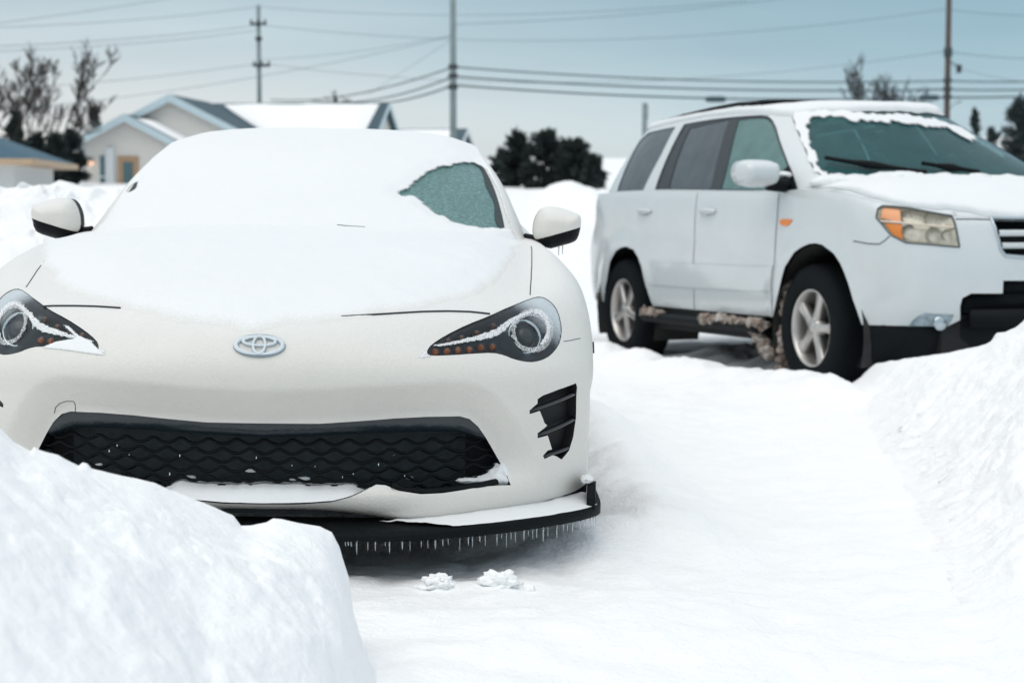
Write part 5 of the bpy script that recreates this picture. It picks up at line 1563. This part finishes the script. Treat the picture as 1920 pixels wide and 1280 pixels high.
# cottage at the left edge
HC = hframe(-13.5, 50, 0, 4)
hc_ = tag(empty('house', HC), 'low cottage with a blue hipped roof and wooden eave at the left edge', 'house')
MB().box((-4.6, 3, 1.35), (8, 6, 1.75)).build('wall', SIDW, hc_, False)
MB().add([(-9.2, -.5, 2.36), (.05, -.5, 2.36), (.05, 6.5, 2.36), (-9.2, 6.5, 2.36), (-6, 3, 3.75), (-3.4, 3, 3.75)], [(0, 1, 5, 4), (1, 2, 5), (2, 3, 4, 5), (3, 0, 4)]).build('roof', SHINGB, hc_, False)
MB().box((-4.58, -.53, 2.27), (9.3, .05, .17)).box((.08, 3, 2.27), (.05, 7.0, .17)).build('fascia', WOOD, hc_, False)
MB().box((-4.58, 3, 2.20), (9.1, 6.9, .02)).build('soffit', WOOD, hc_, False)
hbox('window', -4, -3, 1.1, 2.0, -.003, .04, WIN, hc_)
# far house on the right
HD = hframe(27.6, 96, 0, 6)
hd_ = tag(empty('house', HD), 'small grey house under snow among conifers, behind the SUV', 'house')
ridge_block(hd_, -3.5, 3.5, -3, 3, 3.6, 4.75, .5, .3, simple('grey_wall', (.20, .23, .26), .7), SHING, TRIMW)
sn = MB(); pt = lambda x, t: (x, -t * 3.3, 4.75 - t * 1.15)
slab(sn, [pt(-3.7, .02), pt(3.7, .02), pt(3.7, .98), pt(-3.7, .98)], .14, 12, 9)
tag(sn.build('roof_snow', M['bank_snow'], None, True, HD), 'snow on the roof of the small grey house behind the SUV', 'snow', kind='stuff')

# ================================================================ POLES AND WIRES
GREYW = simple('pole_grey', (.20, .25, .26), .8, var=.3, scale=3); BROWNW = simple('pole_brown', (.085, .062, .052), .85, var=.3, scale=3); DARK = simple('fitting', (.03, .04, .045), .5)
def pole(u, depth, v_top, w, mat, label, arms=(), bands=()):
    g = at(u, 345, depth); top_ = at(u, v_top, depth).z; x, y = g.x, g.y
    o = tag(empty('utility_pole', Matrix.Translation((x, y, 0))), label, 'utility pole')
    MB().tube([(0, 0, .3), (0, 0, top_ * .5), (0, 0, top_)], [w * .58, w * .52, w * .42], 12).build('pole', mat, o)
    for v, l, dx in arms:
        z = at(u, v, depth).z; mb = MB().box((dx, -.12, z), (l, .10, .13))
        for k in (-.42, 0, .42): mb.lathe([(.05, .06), (.06, .14), (.03, .24), (.001, .25)], 8, 'z', (dx + k * l, -.12, z))
        mb.build('crossarm', DARK, o, False)
    for v, s in bands:
        z = at(u, v, depth).z; MB().lathe([(w * .6, -s), (w * .75, -s * .8), (w * .75, s * .8), (w * .6, s)], 12, 'z', (0, 0, z)).build('clamp', DARK, o)
    return o
D1, D2, D3 = 92.0, 75.0, 80.0
p1 = pole(488, D1, 13, .24, GREYW, 'slim grey utility pole with short crossarms standing behind the bungalow roof', ((48, .85, 0), (125, .9, .15)), ((75, .10),))
p2 = pole(850, D2, -160, .27, GREYW, 'pale grey utility pole with three heavy cables, rising above the coupe roof', (), ((127, .10), (144, .10), (164, .12)))
p3 = pole(1773, D3, -140, .26, BROWNW, 'brown wooden utility pole standing behind the SUV', (), ((100, .22), (152, .09), (168, .09), (183, .09)))
mb = MB().tube([(.1, -.1, at(1773, 118, D3).z), (.42, -.1, at(1773, 126, D3).z)], .03, 6).box((.48, -.1, at(1773, 131, D3).z), (.2, .2, .36)); mb.build('equipment_box', DARK, p3, False)
MB().tube([(.1, 0, at(1773, 207, D3).z), (.3, -.1, at(1773, 196, D3).z), (.62, -.1, at(1773, 191, D3).z)], [.02, .02, .05], 6).build('lamp_arm', GREYW, p3)
o = tag(empty('utility_pole', Matrix.Translation(at(1208, 345, 100) * 1)), 'short pale post standing in the distance, left of the SUV roof', 'utility pole')
zz = at(1208, 194, 100).z - o.matrix_world.translation.z
MB().tube([(0, 0, -1.5), (0, 0, zz)], [.17, .14], 10).build('pole', GREYW, o); MB().box((.06, 0, zz - .5), (.26, .2, .8)).build('equipment_box', GREYW, o, False)

WIRE = simple('wire', (.10, .16, .19), .6); CABLE = simple('cable', (.03, .06, .075), .6)
def wire(name, a, b, sag, r, label, cat='wire', group=None, mat=None):
    a, b = at(*a), at(*b); n = 28; L = (b - a).length
    pts = [a.lerp(b, t) - Vector((0, 0, 4 * sag * t * (1 - t))) for t in np.linspace(0, 1, n)]
    o = MB().tube(pts, r, 5).build(name, mat or WIRE)
    return tag(o, label, cat, group)
wl = [
    ((488, 13, D1), (-260, 56, 70), .3, .013, 'topmost thin wire running left from the grey pole behind the bungalow'),
    ((488, 47, D1), (-260, 92, 70), .3, .014, 'upper of the close pair of wires left of the crossarm pole'),
    ((488, 57, D1), (-260, 101, 70), .3, .014, 'lower of the close pair of wires left of the crossarm pole'),
    ((488, 119, D1), (-260, 176, 70), .3, .012, 'wire running left from the lower crossarm of the grey pole'),
    ((-260, 75, 70), (340, -6, 85), .1, .012, 'wire climbing out of the picture over the bare trees'),
    ((488, 13, D1), (1400, 2, 70), .5, .012, 'topmost thin wire running right from the crossarm pole'),
    ((488, 47, D1), (1773, 18, D3), 1.1, .013, 'thin wire from the upper crossarm across to the brown pole'),
    ((850, 46, D2), (1480, -4, D3), .2, .013, 'thin wire climbing right from the pale grey pole'),
    ((488, 119, D1), (1773, 97, D3), 1.2, .012, 'thin wire from the lower crossarm across to the clamp of the brown pole'),
    ((850, 68, D2), (-260, 225, 70), .6, .011, 'slanting wire from the pale grey pole down over the bungalow'),
    ((850, 66, D2), (488, 112, D1), .2, .010, 'short slanting wire between the two grey poles'),
    ((845, 76, D2), (690, 178, 88), .0, .010, 'steep thin stay running down left from the pale grey pole'),
    ((1773, 18, D3), (2100, 24, 70), .2, .013, 'topmost thin wire right of the brown pole'),
    ((1773, 97, D3), (2100, 108, 70), .2, .016, 'wire running right from the clamp of the brown pole'),
    ((1785, 125, D3), (2100, 162, 70), .3, .010, 'faint low wire right of the brown pole'),
]
for a, b, s, r, lb in wl: wire('power_line', a, b, s, r, lb, 'wire', 'thin wires overhead')
cl = [
    ((850, 126, D2), (1773, 152, D3), .28, .034, 'uppermost heavy cable between the pale grey and brown poles'),
    ((850, 144, D2), (1773, 168, D3), .26, .040, 'middle heavy cable between the pale grey and brown poles'),
    ((850, 160, D2), (1773, 183, D3), .30, .042, 'lowest heavy cable, just above the SUV roof'),
    ((1773, 152, D3), (2100, 146, 70), .1, .034, 'uppermost heavy cable right of the brown pole'),
    ((1773, 168, D3), (2100, 160, 70), .1, .036, 'middle heavy cable right of the brown pole'),
    ((1773, 183, D3), (2100, 170, 70), .1, .042, 'lowest heavy cable right of the brown pole'),
    ((850, 126, D2), (508, 187, 110), .5, .034, 'uppermost heavy cable sinking left behind the bungalow roof'),
    ((850, 144, D2), (585, 189, 108), .5, .038, 'middle heavy cable sinking left behind the bungalow roof'),
    ((850, 160, D2), (640, 191, 106), .4, .042, 'lowest heavy cable sinking left behind the bungalow roof'),
    ((-260, 306, 62), (190, 234, 76), .3, .032, 'upper dark cable crossing low in front of the bare trees'),
    ((-260, 318, 62), (190, 243, 76), .3, .034, 'lower dark cable crossing low in front of the bare trees'),
]
for a, b, s, r, lb in cl: wire('cable', a, b, s, r, lb, 'cable', 'heavy cables between the poles', CABLE)
for u, v, d, lb in ((1742, 183.5, 79.8, 'black splice case on the lowest cable beside the brown pole'), (1342, 186.5, 77.4, 'small black splice case on the lowest cable above the SUV')):
    p = at(u, v, d); tag(MB().lathe([(.001, -.48), (.09, -.44), (.13, -.3), (.13, .3), (.09, .44), (.001, .48)], 12, 'x', p).build('splice_case', CABLE), lb, 'splice case')

# ================================================================ TREES
BARK = simple('bark', (.024, .020, .019), .9, var=.4, scale=6); TWIG = simple('twig', (.028, .021, .019), .9, var=.3, scale=6)
NEED = simple('needles', (.012, .022, .020), .8, var=.7, scale=1.3); NEED2 = simple('needles_pale', (.025, .04, .042), .8, var=.6, scale=1.3)
def bare_tree(u, v_base, v_top, depth, label, seed, lean=.1, spread=.55, levels=5, trunks=1, group='bare trees'):
    b = at(u, v_base, depth); H = at(u, v_top, depth).z - b.z
    o = tag(empty('bare_tree', Matrix.Translation(b)), label, 'tree', group)
    tr, cr = MB(), MB(); rr = random.Random(seed)
    def grow(p, d, L, r, lev):
        n = 4; pts = [p]; dd = d.copy()
        for i in range(n):
            dd = (dd + Vector((rr.gauss(0, .10), rr.gauss(0, .10), .05 + rr.gauss(0, .05)))).normalized(); pts.append(pts[-1] + dd * (L / n))
        (tr if lev <= 1 else cr).tube(pts, [max(.015, r * (1 - .45 * i / n)) for i in range(n + 1)], 6 if lev < 2 else 4 if lev < 4 else 3, cap=False)
        if lev >= levels: return
        k = 4 if lev == 0 else rr.choice((2, 3, 3)) if lev < levels - 1 else 4
        for i in range(k):
            s = rr.uniform(.45, 1.0) if i else 1.0
            q = pts[int(s * n)] if s < 1 else pts[-1]
            a = rr.uniform(0, 2 * math.pi); e = spread * rr.uniform(.5, 1.2)
            nd = (dd + (Vector((math.cos(a), math.sin(a), .15)) * e) + Vector((lean * .3, 0, 0))).normalized()
            grow(q, nd, L * rr.uniform(.58, .82), r * rr.uniform(.45, .62), lev + 1)
    for t in range(trunks):
        grow(Vector((rr.uniform(-.4, .4) * (trunks > 1), rr.uniform(-.3, .3) * (trunks > 1), -.5)), Vector((lean + rr.uniform(-.2, .2) * (trunks > 1), 0, 1)).normalized(), H * .43, .018 * H, 0)
    tr.build('trunk', BARK, o); cr.build('crown', TWIG, o)
    return o
def evergreen(u, v_base, v_top, depth, wpx, label, seed, mat=None, shape='cone', n=2600, leaf=.16, group='evergreens beyond the parking place'):
    b = at(u, v_base, depth); H = at(u, v_top, depth).z - b.z; R = wpx / 2 / FPX * depth
    o = tag(empty('evergreen', Matrix.Translation(b)), label, 'tree', group)
    MB().tube([(0, 0, -.6), (0, 0, H * .4), (0, 0, H * .8)], [.035 * H, .025 * H, .004 * H], 7).build('trunk', BARK, o)
    g = np.random.default_rng(seed); vs = []; fs = []
    nb = max(26, n // 60)
    for k in range(nb):
        t = g.random() ** .8
        rad = R * ((1 - t) ** .75 if shape == 'cone' else math.sqrt(max(0, 1 - t ** 1.7)))
        rad *= g.uniform(.6, 1.12); a = g.random() * 2 * math.pi
        if shape != 'cone': t = t * .92
        base = np.array((0, 0, t * H * .95 - .3)); tip = np.array((math.cos(a) * rad, math.sin(a) * rad, t * H * .95 + (rad * g.uniform(-.25, .45) if shape != 'cone' else -rad * g.uniform(-.1, .25))))
        for j in range(n // nb):
            s = g.random() ** .6; p = base + (tip - base) * s + g.normal(0, .07 * R + .02, 3)
            d = (tip - base); d = d / (np.linalg.norm(d) + 1e-6) + g.normal(0, .5, 3); d /= np.linalg.norm(d)
            w = np.cross(d, g.normal(0, 1, 3)); w /= np.linalg.norm(w) + 1e-6
            L = leaf * g.uniform(.6, 1.5); m = len(vs)
            vs += [tuple(p - w * L * .22), tuple(p + w * L * .22), tuple(p + d * L + w * L * .08), tuple(p + d * L - w * L * .08)]; fs.append((m, m + 1, m + 2, m + 3))
    obj('crown', vs, fs, mat or NEED, o, smooth=False)
    return o
bare_tree(62, 345, 102, 74, 'tallest bare tree with a forked crown, left of the bungalow', 5, -.05, .62, 6)
bare_tree(112, 345, 116, 77, 'bare tree with upswept branches standing nearest the bungalow', 12, .10, .55, 6)
bare_tree(8, 345, 140, 70, 'bare tree with wide drooping branches at the very left edge', 21, .0, .7, 6)
bare_tree(640, 215, 160, 112, 'thin leafless treetop showing above the middle of the bungalow roof', 33, 0, .6, 4)
bare_tree(1612, 270, 125, 92, 'taller leafless tree showing above the SUV roof', 41, 0, .45, 5)
bare_tree(1672, 280, 150, 96, 'lower leafless bush spreading above the windscreen of the SUV', 44, .05, .7, 5, 2)
ev = [
    (972, 352, 240, 70, 72, 'left dark evergreen of the clump between the cars, its crown pointed', 1, NEED, 'dome', 3200),
    (1022, 352, 236, 69, 84, 'middle and tallest dark evergreen of the clump between the cars', 2, NEED, 'dome', 3600),
    (1078, 350, 254, 68, 86, 'right dark evergreen of the clump between the cars, broad crown', 3, NEED, 'dome', 3400),
    (1112, 348, 288, 66, 48, 'low dark evergreen at the edge of the clump, nearest the SUV', 4, NEED, 'dome', 1800),
    (940, 352, 268, 71, 50, 'low dark evergreen at the edge of the clump, touching the coupe roof', 14, NEED, 'dome', 1800),
    (180, 300, 194, 95, 46, 'small dark spruce rising behind the porch gable', 5, NEED, 'cone', 1800),
    (30, 320, 205, 80, 62, 'dark conifer behind the cottage roof', 6, NEED, 'cone', 2600),
    (70, 352, 238, 72, 60, 'dark evergreen bush under the tallest bare tree', 7, NEED, 'dome', 2600),
    (104, 352, 246, 70, 56, 'dark evergreen bush between the bare trunks', 8, NEED, 'dome', 2600),
    (136, 352, 232, 74, 54, 'dark evergreen bush beside the porch wall', 9, NEED, 'dome', 2600),
    (40, 352, 262, 66, 64, 'low dark evergreen bush behind the corner of the cottage', 19, NEED, 'dome', 2400),
    (1826, 300, 203, 92, 34, 'small pointed conifer right of the brown pole', 10, NEED2, 'cone', 1600),
    (1908, 310, 186, 88, 92, 'big blue green conifer at the right edge', 11, NEED2, 'cone', 3600),
    (1862, 300, 232, 94, 40, 'low rounded evergreen between the two conifers', 12, NEED2, 'dome', 1400),
]
for e in ev:
    evergreen(*e[:5], e[5], e[6], e[7], e[8], e[9], .20 if e[9] > 2000 else .16, 'evergreen clumps and conifers')
# ================================================================ SKY AND LIGHT
SUN_EL, SUN_AZ = math.radians(62), math.radians(-150)      # azimuth from +Y towards +X: from the left, a little behind the camera
w = bpy.data.worlds.new('World'); SC.world = w; w.use_nodes = True
nt = w.node_tree; bg = nt.nodes['Background']; bg.inputs['Strength'].default_value = 0.1
sky = nt.nodes.new('ShaderNodeTexSky'); sky.sky_type = 'NISHITA'; sky.sun_disc = False
sky.sun_elevation = SUN_EL; sky.sun_rotation = SUN_AZ
tc = nt.nodes.new('ShaderNodeTexCoord'); sep = nt.nodes.new('ShaderNodeSeparateXYZ'); nt.links.new(tc.outputs['Generated'], sep.inputs[0])
def sky_ramp(stops):
    return ramp(nt, sep.outputs['Z'], stops)
# an even overcast: pale and warm low in the west (left), bluer to the right, three times brighter overhead
left = sky_ramp([(0.0, (.80, .77, .74)), (.03, (.82, .81, .785)), (.055, (.76, .785, .79)), (.085, (.61, .70, .735)), (.125, (.50, .61, .67)), (.3, (.62, .72, .78)), (1.0, (1.02, 1.03, 1.045))])
right = sky_ramp([(0.0, (.62, .72, .75)), (.025, (.60, .72, .76)), (.055, (.47, .62, .69)), (.085, (.37, .545, .63)), (.125, (.29, .46, .555)), (.3, (.50, .64, .74)), (1.0, (1.02, 1.03, 1.045))])
lr = nt.nodes.new('ShaderNodeMapRange'); lr.interpolation_type = 'SMOOTHSTEP'
nt.links.new(sep.outputs['X'], lr.inputs['Value']); lr.inputs['From Min'].default_value = -.32; lr.inputs['From Max'].default_value = .30
cl = mixc(nt, lr.outputs[0], left, right)
nz = nt.nodes.new('ShaderNodeTexNoise'); nz.inputs['Scale'].default_value = 3.0; nz.inputs['Detail'].default_value = 5
mp = nt.nodes.new('ShaderNodeMapping'); mp.inputs['Scale'].default_value = (1, 1, 9); nt.links.new(tc.outputs['Generated'], mp.inputs['Vector']); nt.links.new(mp.outputs['Vector'], nz.inputs['Vector'])
cl2 = nt.nodes.new('ShaderNodeMix'); cl2.data_type = 'RGBA'; cl2.blend_type = 'MULTIPLY'; cl2.inputs[0].default_value = 1.0
nt.links.new(cl, cl2.inputs[6]); nt.links.new(ramp(nt, nz.outputs['Fac'], [(.3, (.90, .915, .93)), (.7, (1.08, 1.07, 1.06))]), cl2.inputs[7])
sc10 = nt.nodes.new('ShaderNodeVectorMath'); sc10.operation = 'SCALE'; sc10.inputs['Scale'].default_value = 10.0
nt.links.new(cl2.outputs[2], sc10.inputs[0])
fin = mixc(nt, 0.92, sky.outputs[0], sc10.outputs[0])
nt.links.new(fin, bg.inputs['Color'])
sd = bpy.data.lights.new('sun', 'SUN'); sd.energy = 1.25; sd.angle = math.radians(60); sd.color = (1.0, 0.96, 0.90)
so = bpy.data.objects.new('sun', sd); COL.objects.link(so)
dirv = Vector((math.sin(SUN_AZ) * math.cos(SUN_EL), math.cos(SUN_AZ) * math.cos(SUN_EL), math.sin(SUN_EL)))
so.rotation_euler = dirv.to_track_quat('Z', 'Y').to_euler(); so.location = dirv * 20 + Vector((0, 0, 10))
vs_ = SC.view_settings; vs_.view_transform = 'Standard'; vs_.look = 'None'; vs_.exposure = 0.03; vs_.gamma = 1.0; vs_.use_curve_mapping = False
SC.cycles.use_denoising = True
SC.cycles.max_bounces = 8; SC.cycles.transparent_max_bounces = 12
